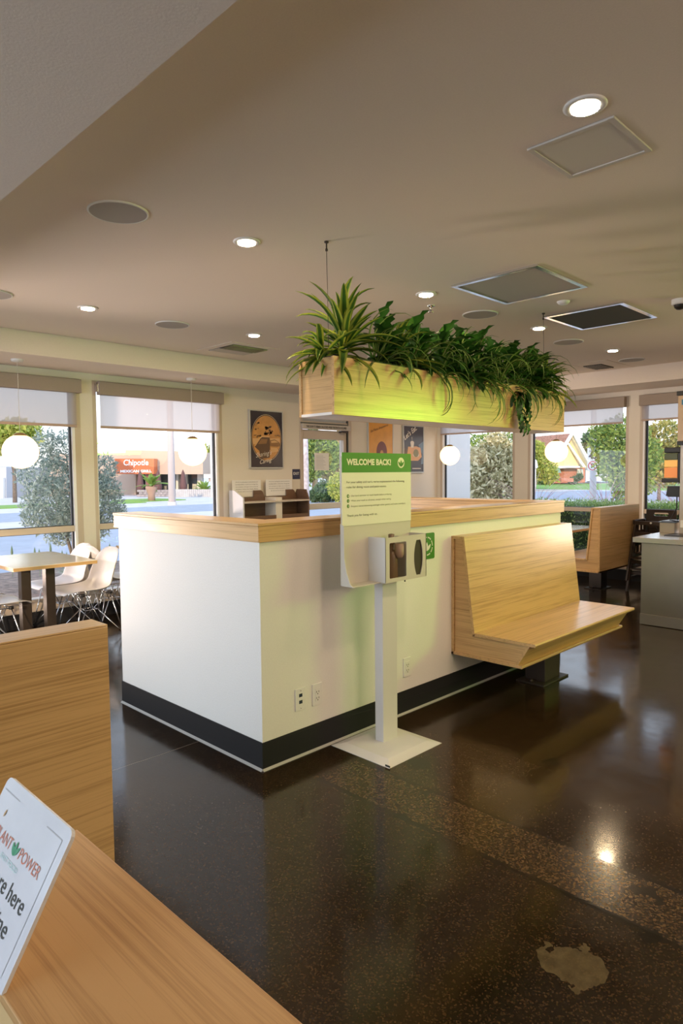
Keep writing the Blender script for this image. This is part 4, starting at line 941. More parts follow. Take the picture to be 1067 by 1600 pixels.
box('dispenser_window', 4.91, 5.05, -.222, -.10, 1.345, 1.445, am, C_, .004); box('dispenser_window', 4.91, 5.05, -.222, -.10, 1.45, 1.515, am2, C_, .004); box('dispenser_window', 4.91, 5.05, -.222, -.10, 1.52, 1.58, mat('dark_olive_drink', (.08, .09, .02), .3), C_, .004)
MB().prism([(-.255, 1.16), (-.13, 1.16), (-.14, 1.165), (-.12, 1.17), (-.135, 1.265), (-.255, 1.265)], 4.91, 5.04, 'X').build('dispenser_spout', blackm, C_, .004)
cb = MB(); cb.tube([(4.98, -.20, 1.16), (4.98, -.20, 1.05), (4.97, -.17, .98), (4.97, -.14, .93), (4.98, -.22, .92)], .006, 8); cb.tube([(5.0, -.22, 1.16), (5.0, -.22, 1.0), (5.0, -.20, .93)], .005, 8); cb.build('hose', blackm, C_)
st_ = MB(); st_.box(5.06, 5.08, -.25, -.2, .92, 1.64); st_.build('dispenser_post', blackm, C_)

# ------------------------------------------------------------------ high chair
def high_chair(ox, oy, oz, rz, lab):
    H_ = empty('high_chair', (0, 0, 0), lab, 'high chair')
    def leg(x0, y0, x1, y1, z1):
        w_ = .022; m_ = MB(); v = []
        for (x, y, z_) in ((x0, y0, 0), (x1, y1, z1)):
            v += [(x-w_, y-.012, z_), (x+w_, y-.012, z_), (x+w_, y+.012, z_), (x-w_, y+.012, z_)]
        m_.add(v, [(0, 3, 2, 1), (4, 5, 6, 7), (0, 1, 5, 4), (1, 2, 6, 5), (2, 3, 7, 6), (3, 0, 4, 7)]); return m_.build('leg', hcwood, H_, .003)
    for s_ in (-1, 1):
        leg(.25, s_*.235, .14, s_*.18, .70); leg(-.25, s_*.235, -.13, s_*.18, .70)
        box('side_rail', -.17, .17, s_*.195-.012, s_*.195+.012, .66, .71, hcwood, H_, .004)
        box('side_rail', -.16, .16, s_*.198-.012, s_*.198+.012, .40, .445, hcwood, H_, .004)
        box('side_rail', -.22, .22, s_*.222-.012, s_*.222+.012, .13, .175, hcwood, H_, .004)
        for x in (-.05, .06): box('side_slat', x-.012, x+.012, s_*.19-.01, s_*.19+.01, .445, .66, hcwood, H_, .002)
    box('front_rail', .145, .17, -.20, .20, .655, .70, hcwood, H_, .004); box('front_rail', .19, .215, -.22, .22, .20, .24, hcwood, H_, .004)
    box('seat', -.15, .15, -.18, .18, .44, .455, hcwood, H_, .004); box('foot_rest', .15, .26, -.2, .2, .26, .275, hcwood, H_, .004)
    b_ = MB(); holed(b_, -.17, .17, .655, .82, rrect(-.085, .085, .745, .785, .018), -.165, -.145)
    # turn the back panel (built across X) so that it spans Y at the rear
    b_.v = [Vector((p.y, p.x, p.z)) for p in b_.v]
    o = b_.build('back_panel', hcwood, H_); so = o.modifiers.new('thick', 'SOLIDIFY'); so.thickness = .02
    for k in range(3): box('back_slat', -.165, -.148, -.17, .17, .49+k*.055, .52+k*.055, hcwood, H_, .003)
    sn = MB(); sn.lathe([(0, .0), (.012, 0), (.012, .006), (0, .006)], (.172, 0, .68), 10, axis='X'); sn.build('buckle', whitep, H_)
    st = MB(); st.tube([(.16, -.04, .66), (.12, -.05, .60), (.02, -.06, .50), (-.1, -.05, .5)], .006, 6); st.tube([(.16, .04, .66), (.12, .05, .60), (.02, .06, .50), (-.1, .05, .5)], .006, 6); st.build('strap', blackm, H_)
    H_.location = (ox, oy, oz); H_.rotation_euler = (0, 0, rz)
    return H_
H1 = high_chair(6.20, .42, 0, R(180), 'lower of two stacked dark wooden high chairs beside the steel counter')
H2 = copy_tree(H1); H2.location = (6.19, .42, .13); H2['label'] = 'upper of two stacked dark wooden high chairs, handle slot in its back'
# ------------------------------------------------------------------ outside
def at(u, v, d):      # world point seen at pixel (u, v) of the 1067x1600 photo at camera depth d
    return CAM+(rt*((u-533.5)/FP)+dn*((v-800)/FP)+fw)*d
def gat(u, d, z=0):   # ground point under pixel column u at depth d
    p = at(u, 745, d); return Vector((p.x, p.y, z))
GZ = -.15
RF = Vector((math.sin(YAW), -math.cos(YAW), 0)); FF = Vector((math.cos(YAW), math.sin(YAW), 0))   # axes across and away for far things
conc = mat('pale_concrete', (.62, .58, .55), .8, noise=.08, nscale=2); asph = mat('blue_grey_asphalt', (.34, .37, .42), .8, noise=.08, nscale=3)
lawnm = mat('bright_lawn', (.20, .36, .06), .9, noise=.25, nscale=20); mulch = mat('brown_mulch', (.22, .15, .11), .9, noise=.5, nscale=12)
def slab(name, x0, x1, y0, y1, z0, z1, m, lab=None):
    o = box(name, x0, x1, y0, y1, z0, z1, m); o['kind'] = 'structure'; return o
slab('ground', -60, 260, -60, 260, GZ-.3, GZ, conc)
slab('parking_asphalt', -60, 24, 9.0, 18.8, GZ, GZ+.01, asph)
slab('street_asphalt', -60, 45, 21.8, 27.5, GZ, GZ+.01, asph)
slab('street_asphalt', 33, 50, -60, 21.8, GZ, GZ+.01, asph)
slab('lawn_strip', -60, 17, 32.0, 35.5, GZ, GZ+.04, lawnm)
slab('planting_bed', -6, 6.8, 4.2, 8.2, GZ, -.03, mulch)
slab('planting_bed', 6.95, 12.5, -12, 4.2, GZ, -.03, mulch)
slab('lawn_far', 52, 78, -60, 60, GZ, GZ+.03, lawnm)
slab('lawn_verge', 29.5, 33.0, 28.0, 36, GZ, GZ+.05, lawnm)
slab('lawn_verge', 17.5, 20.5, 33.5, 37.2, GZ, GZ+.05, lawnm)
# stucco wing wall beside the corner window
box('wall_wing', 6.95, 7.66, 4.0, 4.3, GZ, 4.2, mat('pale_blue_white_stucco', (.80, .82, .84), .8, bump=.3, nscale=60))['kind'] = 'structure'

def canopy(name, blobs, n_, size, m, parent, aspect=.45, seed=1, squash=1.0):
    rnd = random.Random(seed); v = []; f = []
    vol = [a[3]**2 for a in blobs]; tot = sum(vol)
    for (cx, cy, cz, r_), w_ in zip(blobs, vol):
        for _ in range(int(n_*w_/tot)):
            while True:
                p = Vector((rnd.uniform(-1, 1), rnd.uniform(-1, 1), rnd.uniform(-1, 1)))
                if .25 < p.length < 1 and rnd.random() < p.length: break
            p = Vector((cx+p.x*r_, cy+p.y*r_, cz+p.z*r_*squash))
            a = Vector((rnd.gauss(0, 1), rnd.gauss(0, 1), rnd.gauss(0, 1)+.3)).normalized(); b_ = a.orthogonal().normalized(); b_ = (b_*math.cos(rnd.random()*6.28)+a.cross(b_)*math.sin(rnd.random()*6.28))
            s_ = size*rnd.uniform(.6, 1.4); k = len(v)
            v += [p, p+a*s_*.5+b_*s_*aspect*.5, p+a*s_, p+a*s_*.5-b_*s_*aspect*.5]; f.append((k, k+1, k+2, k+3))
    mb = MB(); mb.v = v; mb.f = f; mb.m = [0]*len(f); mb.sm = [False]*len(f)
    o = mb.build(name, m, parent, fix=False); o['kind'] = 'stuff'; return o
bark = mat('grey_brown_bark', (.20, .16, .13), .9, noise=.3, nscale=15)
olive = foliage_mat('olive_foliage', (.16, .24, .22), (.54, .64, .58)); grnf = foliage_mat('green_foliage', (.07, .16, .03), (.36, .46, .10)); darkf = foliage_mat('deep_green_foliage', (.04, .09, .04), (.16, .26, .12))
yelf = foliage_mat('yellow_green_foliage', (.22, .32, .04), (.62, .62, .16)); palef = foliage_mat('pale_sage_foliage', (.26, .25, .10), (.92, .84, .56)); hedgef = foliage_mat('hedge_foliage', (.14, .27, .05), (.46, .62, .20))  # yelf is a yellow green leaf mix
grayf = foliage_mat('grey_green_foliage', (.14, .22, .16), (.32, .42, .34))  # greyish green leaf mix
def tree(name, base_, lab, blobs, n_, size, m, trunk_r=.1, group=None, aspect=.45, seed=1, branches=3, squash=1.0):
    """blobs are offsets (across, away, up, radius) from the base"""
    b0 = Vector(base_); T_ = empty(name, b0, lab, 'tree' if 'tree' in name else 'shrub', group)
    W_ = [(*(b0+RF*a+FF*c_+Vector((0, 0, z_))), r_) for a, c_, z_, r_ in blobs]
    tk = MB(); zc = min(b_[2] for b_ in W_)
    tk.tube([b0, b0+Vector((.03, .02, (zc-b0.z)*.5)), Vector((b0.x, b0.y, zc))], [trunk_r, trunk_r*.8, trunk_r*.6], 8)
    for b_ in W_[:branches+1]: tk.tube([Vector((b0.x, b0.y, b0.z+(zc-b0.z)*.5)), Vector(b_[:3])*.55+Vector((b0.x, b0.y, zc))*.45, Vector(b_[:3])], [trunk_r*.55, trunk_r*.35, trunk_r*.12], 6)
    tk.build('trunk', bark, T_); canopy('foliage', W_, n_, size, m, T_, aspect, seed, squash); return T_
# olive tree close outside the left windows
tree('olive_tree', (1.50, 5.55, -.1), 'silvery olive tree close outside the left windows, behind the column',
     [(-.25, 0, 1.15, .36), (-.42, .1, 1.55, .30), (.05, .1, 1.25, .36), (.24, .1, 1.18, .32), (-.15, .2, 1.80, .26), (.28, .2, 1.60, .20), (.02, 0, 1.0, .28), (-.2, 0, .82, .16), (.25, 0, .88, .18), (.10, .1, 1.90, .15), (-.35, .1, 1.95, .14), (-.45, 0, 1.05, .2), (.02, .1, 2.06, .10), (.42, .1, 1.34, .14), (.5, .1, 1.05, .12)],
     17000, .055, olive, .035, aspect=.28, seed=3, branches=7)
# spiky low plants in the bed
def grass_clump(x, y, lab, m, n_=26, h_=.35, grp=None, name='ornamental_grass', cat='grass plant', z=-.03, curl=1.0, w_=.006):
    G_ = empty(name, (x, y, z), lab, cat, grp); mb = MB(); rnd = random.Random(int(x*97+y*31))
    for _ in range(n_):
        a = rnd.uniform(0, 6.28); L_ = h_*rnd.uniform(.7, 1.3); pts = []
        for k in range(6):
            t_ = k/5; pts.append(Vector((x, y, z))+Vector((math.cos(a), math.sin(a), 0))*(L_*.7*t_*t_*curl)+Vector((0, 0, L_*(t_-.45*t_*t_*curl))))
        d_ = Vector((-math.sin(a), math.cos(a), 0))*w_; n0 = len(mb.v); v = []
        for k, p in enumerate(pts): q = d_*(1-k/6); v += [p-q, p+q]
        mb.add(v, [(2*k, 2*k+1, 2*k+3, 2*k+2) for k in range(5)])
    o = mb.build('blades', m, G_, fix=False); o['kind'] = 'stuff'; return G_
gm = foliage_mat('bed_plant_green', (.10, .20, .09), (.34, .44, .26)); rm = foliage_mat('red_bed_plant', (.35, .12, .08), (.60, .34, .22)); wm = foliage_mat('grey_bed_plant', (.4, .38, .3), (.68, .66, .54))
rnd = random.Random(5)
for i in range(16):
    x, y = rnd.uniform(-.2, 3.0), rnd.uniform(4.6, 7.0); grass_clump(x, y, ['low green plant in the mulch bed outside the left windows', 'tufted green plant in the mulch bed outside the left windows', 'low reddish plant in the mulch bed outside the left windows', 'low pale grey plant in the mulch bed outside the left windows'][i % 4], [gm, gm, rm, wm][i % 4], 30, rnd.uniform(.22, .36), ['low green plants in the left bed', 'tufted green plants in the left bed', 'reddish plants in the left bed', 'pale grey plants in the left bed'][i % 4], 'bed_plant', 'plant', w_=.012)
for i in range(12):
    p = gat(14+i*14+(i*37 % 11), 9.6+.35*(i % 3), -.03-.05*(i*7 % 4)); s_ = empty('lavender_spike', p, 'small upright lavender spike at the bed edge outside the left window', 'plant', 'lavender spikes outside the left windows')
    m_ = MB(); m_.lathe([(.004, -.0), (.004, .28), (.014, .31), (.018, .35), (.012, .41), (0, .46)], p, 6); m_.build('spike', gm, s_)
# hedge and bush on the right
H_ = empty('clipped_hedge', (8.0, .5, -.03), 'clipped green hedge along the right windows, outside', 'hedge')
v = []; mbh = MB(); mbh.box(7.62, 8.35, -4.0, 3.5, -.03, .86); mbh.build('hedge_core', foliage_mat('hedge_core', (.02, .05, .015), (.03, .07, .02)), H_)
rnd = random.Random(9); mb = MB(); vv = []; ff = []
for _ in range(30000):
    side = rnd.random()
    if side < .5: p = Vector((7.60+rnd.gauss(0, .025), rnd.uniform(-3.0, 3.5), rnd.uniform(0, .93)))
    else: p = Vector((rnd.uniform(7.55, 8.4), rnd.uniform(-3.0, 3.5), .90+rnd.gauss(0, .03)))
    a = Vector((rnd.gauss(-.4, .7), rnd.gauss(0, .7), rnd.gauss(.9, .5))).normalized(); b_ = a.orthogonal().normalized(); s_ = rnd.uniform(.025, .055); k = len(vv)
    vv += [p, p+a*s_*.5+b_*s_*.25, p+a*s_, p+a*s_*.5-b_*s_*.25]; ff.append((k, k+1, k+2, k+3))
mb.v = vv; mb.f = ff; mb.m = [0]*len(ff); mb.sm = [False]*len(ff); o = mb.build('foliage', hedgef, H_, fix=False); o['kind'] = 'stuff'
pk = foliage_mat('pink_fountain_grass', (.42, .16, .18), (.74, .46, .44))
for i in range(14):
    x, y = 9.3+(i % 3)*1.0+rnd.uniform(-.1, .1), -2.0+i*.48; grass_clump(x, y, 'arching pink fountain grass behind the clipped hedge', pk, 40, 1.95, 'pink fountain grass behind the hedge', 'fountain_grass', 'grass plant', curl=.93, w_=.007)
p = gat(890, 12.2, -.03); grass_clump(p.x, p.y, 'single bright green leafy plant rising above the hedge', foliage_mat('bright_green_leafy', (.2, .36, .05), (.5, .6, .14)), 26, 1.1, None, 'leafy_plant', 'plant', curl=.6, w_=.03)
b = gat(765, 17, GZ)
tree('sage_shrub', b, 'large pale sage green shrub beside the wing wall, outside the corner window',
     [(-.1, 0, 1.5, .75), (.25, 0, 1.1, .7), (-.35, 0, .9, .55), (.1, .1, 2.0, .45), (.5, .1, 1.4, .45), (.6, 0, .7, .45), (.0, 0, .4, .55), (-.35, .1, 1.7, .45), (.45, .1, 1.85, .25), (.55, 0, 2.0, .3), (.75, 0, 1.2, .35), (.2, 0, 2.3, .3)], 12000, .13, palef, .08, aspect=.4, seed=6)
G2 = 'distant garden trees across the street'
tree('street_tree', gat(775, 60, GZ), 'dark green tree far behind the sage shrub', [(-1.5, 0, 3.2, 1.8), (1.2, 0, 3.4, 1.7), (0, 0, 2.0, 2.0), (2.6, 0, 2.4, 1.4)], 3500, .42, grnf, .2, seed=7)
tree('street_tree', gat(832, 55, GZ), 'rounded yellow green tree left of the gabled house', [(-.2, 0, 2.6, 1.3), (.9, 0, 1.9, 1.1), (-.5, 0, 1.6, 1.2), (.2, 0, 3.3, .8), (1.4, 0, 1.2, .7)], 4500, .30, yelf, .12, seed=8)
tree('conifer_tree', gat(919, 95, GZ), 'dark bluish conifer behind the right slope of the gabled roof', [(0, 0, 4.2, 1.3), (0, 0, 5.6, .9), (.2, 0, 2.6, 1.6), (-.3, 0, 6.3, .5)], 3000, .5, darkf, .2, seed=9)
tree('street_tree', gat(965, 26, GZ), 'large green tree right of the speed limit sign', [(.2, 0, 2.7, 1.0), (-.35, 0, 2.6, .75), (-.1, 0, 1.75, .75), (.8, 0, 2.1, .9), (.35, 0, 1.2, .65), (-.75, 0, 3.0, .4), (.9, 0, 1.0, .5), (.2, 0, .6, .4)], 8500, .17, grnf, .09, seed=10)
tree('street_tree', gat(1030, 34, GZ), 'yellow green autumn tree seen in the right hand window', [(.2, 0, 3.1, 1.0), (-.7, 0, 2.4, .9), (.8, 0, 2.2, .9), (.1, 0, 1.6, .9), (-.9, 0, 3.3, .6)], 7000, .2, foliage_mat('autumn_foliage', (.16, .22, .04), (.60, .48, .16)), .1, seed=11)
tree('street_tree', gat(1010, 60, GZ), 'greyish tree low behind the autumn tree', [(0, 0, 1.6, 1.6), (2.0, 0, 1.9, 1.7), (-2, 0, 1.4, 1.2)], 4000, .38, grayf, .15, seed=12)

# gabled brick house
hb = gat(880, 80, GZ); px = 13.05
def HP(u, v, dd=0): return at(u, v, 80+dd)
HO = empty('brick_house', hb, 'brick house with brown shingle roof and tall cream gable across the street', 'house')
brick = mat('pink_red_brick', (.50, .20, .14), .8, noise=.15, nscale=6); gab = mat('cream_gable_siding', (.80, .58, .30), .7, noise=.06, nscale=4); roofm = mat('brown_shingles', (.30, .17, .15), .8, noise=.35, nscale=8); trimw = mat('white_house_trim', (.85, .82, .76), .6)
def hquad(mb, pts, d0_, d1_): # polygon in picture px extruded between two depths
    f_ = [HP(u, v, d0_) for u, v in pts]; c_ = [HP(u, v, d0_)+FF*(d1_-d0_) for u, v in pts]; n_ = len(pts)
    mb.add(f_+c_, [list(range(n_)), list(range(n_, 2*n_))[::-1]]+[(i, (i+1) % n_, n_+(i+1) % n_, n_+i) for i in range(n_)])
mb = MB(); hquad(mb, [(829, 733), (914, 731), (914, 754), (829, 756)], 0, 8); mb.build('brick_wall', brick, HO)
mb = MB(); hquad(mb, [(870, 730), (895, 682), (922, 731)], -.1, 7); mb.build('upper_gable', gab, HO)
mb = MB(); hquad(mb, [(856, 729), (887, 697), (905, 729)], -1.6, -.3); mb.build('front_gable', gab, HO)
mb = MB(); hquad(mb, [(826, 728), (838, 682), (894, 677), (888, 694), (860, 729)], -.6, 6); mb.build('roof', roofm, HO)
for pts in ([(894, 676), (897, 676), (928, 728), (924, 733)], [(886, 692), (889, 692), (916, 730), (911, 730)], [(855, 728), (906, 728), (906, 731), (855, 731)], [(876, 704), (894, 676), (896, 679), (879, 707)]):
    mb = MB(); hquad(mb, pts, -2.0, -1.4); mb.build('roof_trim', trimw, HO)
mb = MB(); hquad(mb, [(889, 697), (892, 699), (911, 729), (903, 726)], -1.4, -.8); mb.build('gable_soffit', mat('grey_brown_soffit', (.36, .28, .24), .8), HO)  # grey brown strip along the gable eave
for u in (902, 907): 
    mb = MB(); hquad(mb, [(u, 733), (u+4, 733), (u+4, 747), (u, 747)], -.3, -.1); w_ = mb.build('window', trimw, HO); mb = MB(); hquad(mb, [(u+1, 735), (u+3, 735), (u+3, 746), (u+1, 746)], -.4, -.31); mb.build('pane', mat('house_pane', (.35, .40, .42), .2) if 'house_pane' not in MATS else MATS['house_pane'], w_)
mb = MB(); hquad(mb, [(862, 731), (874, 731), (877, 739), (864, 739)], -1.8, -1.2); mb.build('awning', mat('teal_awning', (.22, .36, .34), .7), HO)
mb = MB(); hquad(mb, [(864, 740), (873, 740), (873, 750), (864, 750)], -.3, -.1); mb.build('entry_window', MATS['house_pane'], HO)
for (u0, u1, v0, v1, l) in ((845, 867, 746, 753, 'low box hedge in front of the brick house, left'), (893, 905, 745, 752, 'small clipped shrub before the white house windows')):
    c0, c1 = at(u0, v1, 76), at(u1, v0, 76); q = empty('box_hedge', ((c0.x+c1.x)/2, (c0.y+c1.y)/2, GZ), l, 'hedge')
    canopy('foliage', [(*(c0.lerp(c1, t_)), abs(c1.z-c0.z)*.75) for t_ in (0, .25, .5, .75, 1)], 900, .25, darkf, q, .5, 4)
mb = MB(); hquad(mb, [(877, 747), (896, 747), (896, 753), (877, 753)], -6, -5.5); lw_ = mb.build('garden_wall', brick); tag(lw_, 'low brick garden wall before the gabled house', 'wall')
# white houses behind the big tree
HO = empty('white_house', gat(985, 85, GZ), 'pale grey house low behind the large green tree', 'house')
pg = mat('pale_grey_siding', (.66, .70, .74), .7)
mb = MB(); hquad(mb, [(915, 732), (1060, 728), (1060, 750), (915, 752)], 5, 11); mb.build('house_wall', pg, HO)
mb = MB(); hquad(mb, [(912, 733), (935, 722), (1050, 719), (1064, 728)], 4.5, 11); mb.build('roof', mat('grey_roof', (.30, .31, .34), .8), HO)
for u in (925, 938, 952, 975, 1008, 1040):
    mb = MB(); hquad(mb, [(u, 736), (u+6, 736), (u+6, 744), (u, 744)], 4.7, 5); mb.build('window', MATS['house_pane'], HO)
# speed limit sign on the street light pole
SPd = 30.0
pp = gat(926.5, SPd, GZ); SPo = empty('street_light_pole', pp, 'tall concrete street light pole carrying the speed limit sign', 'pole')
MB().tube([pp, pp+Vector((0, 0, 4)), pp+Vector((0, 0, 8))], [.15, .12, .10], 12).build('pole', mat('concrete_pole', (.62, .62, .64), .8), SPo)
MB().tube([pp+Vector((0, 0, 7.9)), pp+Vector((0, 0, 8.2))-RF*1.2, pp+Vector((0, 0, 8.2))-RF*2.0], .05, 8).build('lamp_arm', mat('concrete_arm', (.5, .5, .52), .7), SPo)
def signat(name, u0, u1, v0, v1, lab, d_):
    a, b_ = at(u0, v1, d_), at(u1, v0, d_); a = Vector((a.x, a.y, a.z)); w_ = (b_-a).dot(RF); h_ = b_.z-a.z
    Q = empty(name, a, lab, 'road sign'); mb = MB(); v = [a, a+RF*w_, a+RF*w_+PZ*h_, a+PZ*h_]; v += [p+FF*.01 for p in v]
    mb.add(v, [(0, 1, 2, 3), (7, 6, 5, 4), (0, 4, 5, 1), (1, 5, 6, 2), (2, 6, 7, 3), (3, 7, 4, 0)]); mb.build('sign_plate', paper, Q); return Q, a, w_, h_
Q, a, w_, h_ = signat('speed_limit_sign', 917.5, 933.5, 696, 719, 'white SPEED LIMIT 45 sign on the street pole', SPd-.25)
gi = mat('sign_grey_ink', (.05, .055, .07), .6)
text('sign_lettering', 'SPEED', a+RF*(w_*.14)+PZ*(h_*.80)-FF*.005, RF, PZ, w_*.72, h_*.14, gi, Q, bold=.03); text('sign_lettering', 'LIMIT', a+RF*(w_*.2)+PZ*(h_*.58)-FF*.005, RF, PZ, w_*.6, h_*.14, gi, Q, bold=.03)
text('sign_number', '45', a+RF*(w_*.12)+PZ*(h_*.08)-FF*.005, RF, PZ, w_*.76, h_*.42, gi, Q, bold=.05)
Q, a, w_, h_ = signat('no_parking_sign', 917.5, 933.5, 720, 735.5, 'white no parking sign with a crossed out P, below the speed limit sign', SPd-.25)
c_ = a+RF*(w_/2)+PZ*(h_/2)-FF*.004; ro = w_*.44; ri = w_*.36; mb = MB()
for k in range(32):
    a0, a1 = 2*math.pi*k/32, 2*math.pi*(k+1)/32
    mb.add([c_+RF*(r_*math.cos(t_))+PZ*(r_*math.sin(t_)) for t_, r_ in ((a0, ri), (a1, ri), (a1, ro), (a0, ro))], [(0, 1, 2, 3)])
q_ = w_*.035; d1_ = (RF+PZ*-1).normalized(); d2_ = (RF+PZ).normalized(); mb.add([c_-FF*.003-d1_*ri-d2_*q_, c_-FF*.003+d1_*ri-d2_*q_, c_-FF*.003+d1_*ri+d2_*q_, c_-FF*.003-d1_*ri+d2_*q_], [(0, 1, 2, 3)])
mb.build('red_ring', mat('sign_red', (.60, .06, .10), .5), Q); text('sign_letter', 'P', c_-RF*(w_*.13)-PZ*(h_*.24), RF, PZ, w_*.30, h_*.48, inkm, Q, bold=.03)
p0 = gat(836.5, 52, GZ); o = empty('post_box', p0, 'thin white post with a small box top, left of the brick house', 'post'); MB().tube([p0, p0+PZ*1.9], .05, 6).build('post', trimw, o); MB().lathe([(.12, 1.8), (.2, 1.9), (.1, 2.4), (0, 2.5)], p0, 8).build('post_cap', trimw, o)
p0 = gat(953.5, 50, GZ); o = empty('board_sign', p0, 'small blank white board across the street', 'sign board'); a = at(949, 752, 50); mb = MB(); v = [a, a+RF*.42, a+RF*.42+PZ*.42, a+PZ*.42]; v += [p+FF*.05 for p in v]; mb.add(v, [(0, 1, 2, 3), (7, 6, 5, 4), (0, 4, 5, 1), (1, 5, 6, 2), (2, 6, 7, 3), (3, 7, 4, 0)]); mb.build('board', paper, o)
MB().tube([Vector((p0.x, p0.y, GZ)), Vector((p0.x, p0.y, a.z))], .03, 6).build('leg', trimw, o)

# restaurant across the street, through the left windows
BD = 52.0
def BP(u, v, dd=0): return at(u, v, BD)+FF*dd
def bq(mb, pts, d0_, d1_):
    f_ = [BP(u, v, d0_) for u, v in pts]; c_ = [BP(u, v, d1_) for u, v in pts]; n_ = len(pts)
    mb.add(f_+c_, [list(range(n_)), list(range(n_, 2*n_))[::-1]]+[(i, (i+1) % n_, n_+(i+1) % n_, n_+i) for i in range(n_)])
RS = empty('restaurant_building', gat(250, 55, GZ), 'flat roofed peach restaurant building with a rust red sign across the street', 'building')
peach = mat('peach_stucco', (.56, .43, .34), .8); pgrey = mat('pale_grey_band', (.70, .68, .68), .8); darkw = mat('dark_storefront_glass', (.10, .12, .13), .2); maroon = mat('maroon_pier', (.26, .12, .11), .8)
for pts, m_, d0_, d1_, nm in (([(196, 703), (317, 706), (317, 741), (196, 741)], peach, 0, 8, 'parapet_band'), ([(60, 709), (200, 706), (200, 776), (60, 778)], peach, 2.0, 9, 'side_wing'),
    ([(196, 741), (300, 741), (300, 777), (196, 777)], darkw, 4.0, 4.4, 'storefront_glass'), ([(229, 738), (245, 738), (245, 770), (229, 770)], maroon, -.2, 1.2, 'maroon_pier'),
    ([(318, 747), (345, 747), (345, 753), (318, 753)], peach, 2, 5, 'far_wall_band')):
    mb = MB(); bq(mb, pts, d0_, d1_); mb.build(nm, m_, RS)
for u in (212, 226, 262, 274, 297): 
    mb = MB(); bq(mb, [(u, 741), (u+(6 if u > 290 else 3.5), 741), (u+(6 if u > 290 else 3.5), 777), (u, 777)], 2.6, 3.4); mb.build('white_column', trimw, RS)
for u in (100, 112, 124, 136, 20+130): 
    mb = MB(); bq(mb, [(u, 735), (u+5, 735), (u+5, 765), (u, 765)], 1.7, 2.0); mb.build('window', darkw, RS)
mb = MB(); bq(mb, [(186, 717), (246, 717), (246, 740.5), (186, 740.5)], -1.0, .2); sg = mb.build('sign_panel', mat('rust_red_sign', (.62, .16, .06), .7), RS)
wt = mat('white_sign_letters', (.9, .88, .84), .5)
mpx = BD/FP
text('sign_lettering', 'Chipotle', BP(200, 730.5, -1.05), RF, PZ, 38*mpx, 12*mpx, wt, RS, bold=.02, shear=.1); text('sign_lettering', 'MEXICAN GRILL', BP(195, 738.6, -1.05), RF, PZ, 48*mpx, 4.2*mpx, wt, RS, bold=.04)
# low stone and board fence
FN = empty('patio_fence', gat(320, 47, GZ), 'low pale board fence round the restaurant patio', 'fence')
bf = mat('pale_fence_board', (.52, .50, .50), .8, noise=.12, nscale=4)
for k in range(26):
    u = 272+k*3.1; a = at(u, 776, 47); z0 = GZ; hh = (at(u, 764.5, 47).z-GZ); mb = MB(); w_ = 2.8*47/FP; v = [Vector((a.x, a.y, z0)), Vector((a.x, a.y, z0))+RF*w_, Vector((a.x, a.y, z0))+RF*w_+PZ*hh, Vector((a.x, a.y, z0))+PZ*hh]; v += [p+FF*.06 for p in v]
    mb.add(v, [(0, 1, 2, 3), (7, 6, 5, 4), (0, 4, 5, 1), (1, 5, 6, 2), (2, 6, 7, 3), (3, 7, 4, 0)]); mb.build('fence_board', bf, FN)
SW_ = empty('stone_wall', gat(240, 48, GZ), 'low stacked stone wall below the restaurant sign', 'wall'); stn = mat('grey_stone', (.34, .30, .30), .9, noise=.3, nscale=3)
for r_ in range(3):
    for k in range(9):
        u = 214+k*6.3+(r_ % 2)*3; a = at(u, 776-r_*3.6, 48); w_ = 5.9*48/FP; h_ = 3.3*48/FP; v = [a, a+RF*w_, a+RF*w_+PZ*h_, a+PZ*h_]; v += [p+FF*.3 for p in v]
        MB().add(v, [(0, 1, 2, 3), (7, 6, 5, 4), (0, 4, 5, 1), (1, 5, 6, 2), (2, 6, 7, 3), (3, 7, 4, 0)]).build('stone', stn, SW_)
# cycads
cyf = foliage_mat('cycad_green', (.10, .22, .03), (.36, .48, .12))
def cycad(u, d_, lab, sc_, pot=True):
    b_ = gat(u, d_, GZ); Cy = empty('cycad', b_, lab, 'plant'); zt = 1.05*sc_ if pot else .3
    if pot: MB().lathe([(0, 0), (.26*sc_, 0), (.24*sc_, .5*sc_), (.34*sc_, .75*sc_), (.42*sc_, .95*sc_), (.40*sc_, 1.05*sc_), (0, 1.05*sc_)], b_, 14).build('trunk', mat('cycad_trunk', (.44, .28, .22), .9) if 'cycad_trunk' not in MATS else MATS['cycad_trunk'], Cy)
    rnd = random.Random(int(u))
    for k in range(34):
        a = rnd.uniform(0, 6.28); L_ = 1.5*sc_*rnd.uniform(.8, 1.1); el = rnd.uniform(.05, 1.3); mb = MB(); v = []; up = PZ
        for i in range(7):
            t_ = i/6; p = b_+PZ*zt+Vector((math.cos(a), math.sin(a), 0))*(L_*t_*math.cos(el))+PZ*(L_*(t_*math.sin(el)-.35*t_*t_)); s_ = Vector((-math.sin(a), math.cos(a), 0))*(.13*sc_*math.sin(math.pi*(.1+.88*t_))); v += [p-s_, p+PZ*.03, p+s_]
        f = []
        for i in range(6): f += [(3*i, 3*i+1, 3*i+4, 3*i+3), (3*i+1, 3*i+2, 3*i+5, 3*i+4)]
        mb.add(v, f); mb.build('frond', cyf, Cy, fix=False)
cycad(236, 40, 'spreading cycad on a thick trunk in front of the restaurant', .85)
cycad(319, 50, 'smaller cycad behind the board fence, right of the closed umbrella', .9, False)
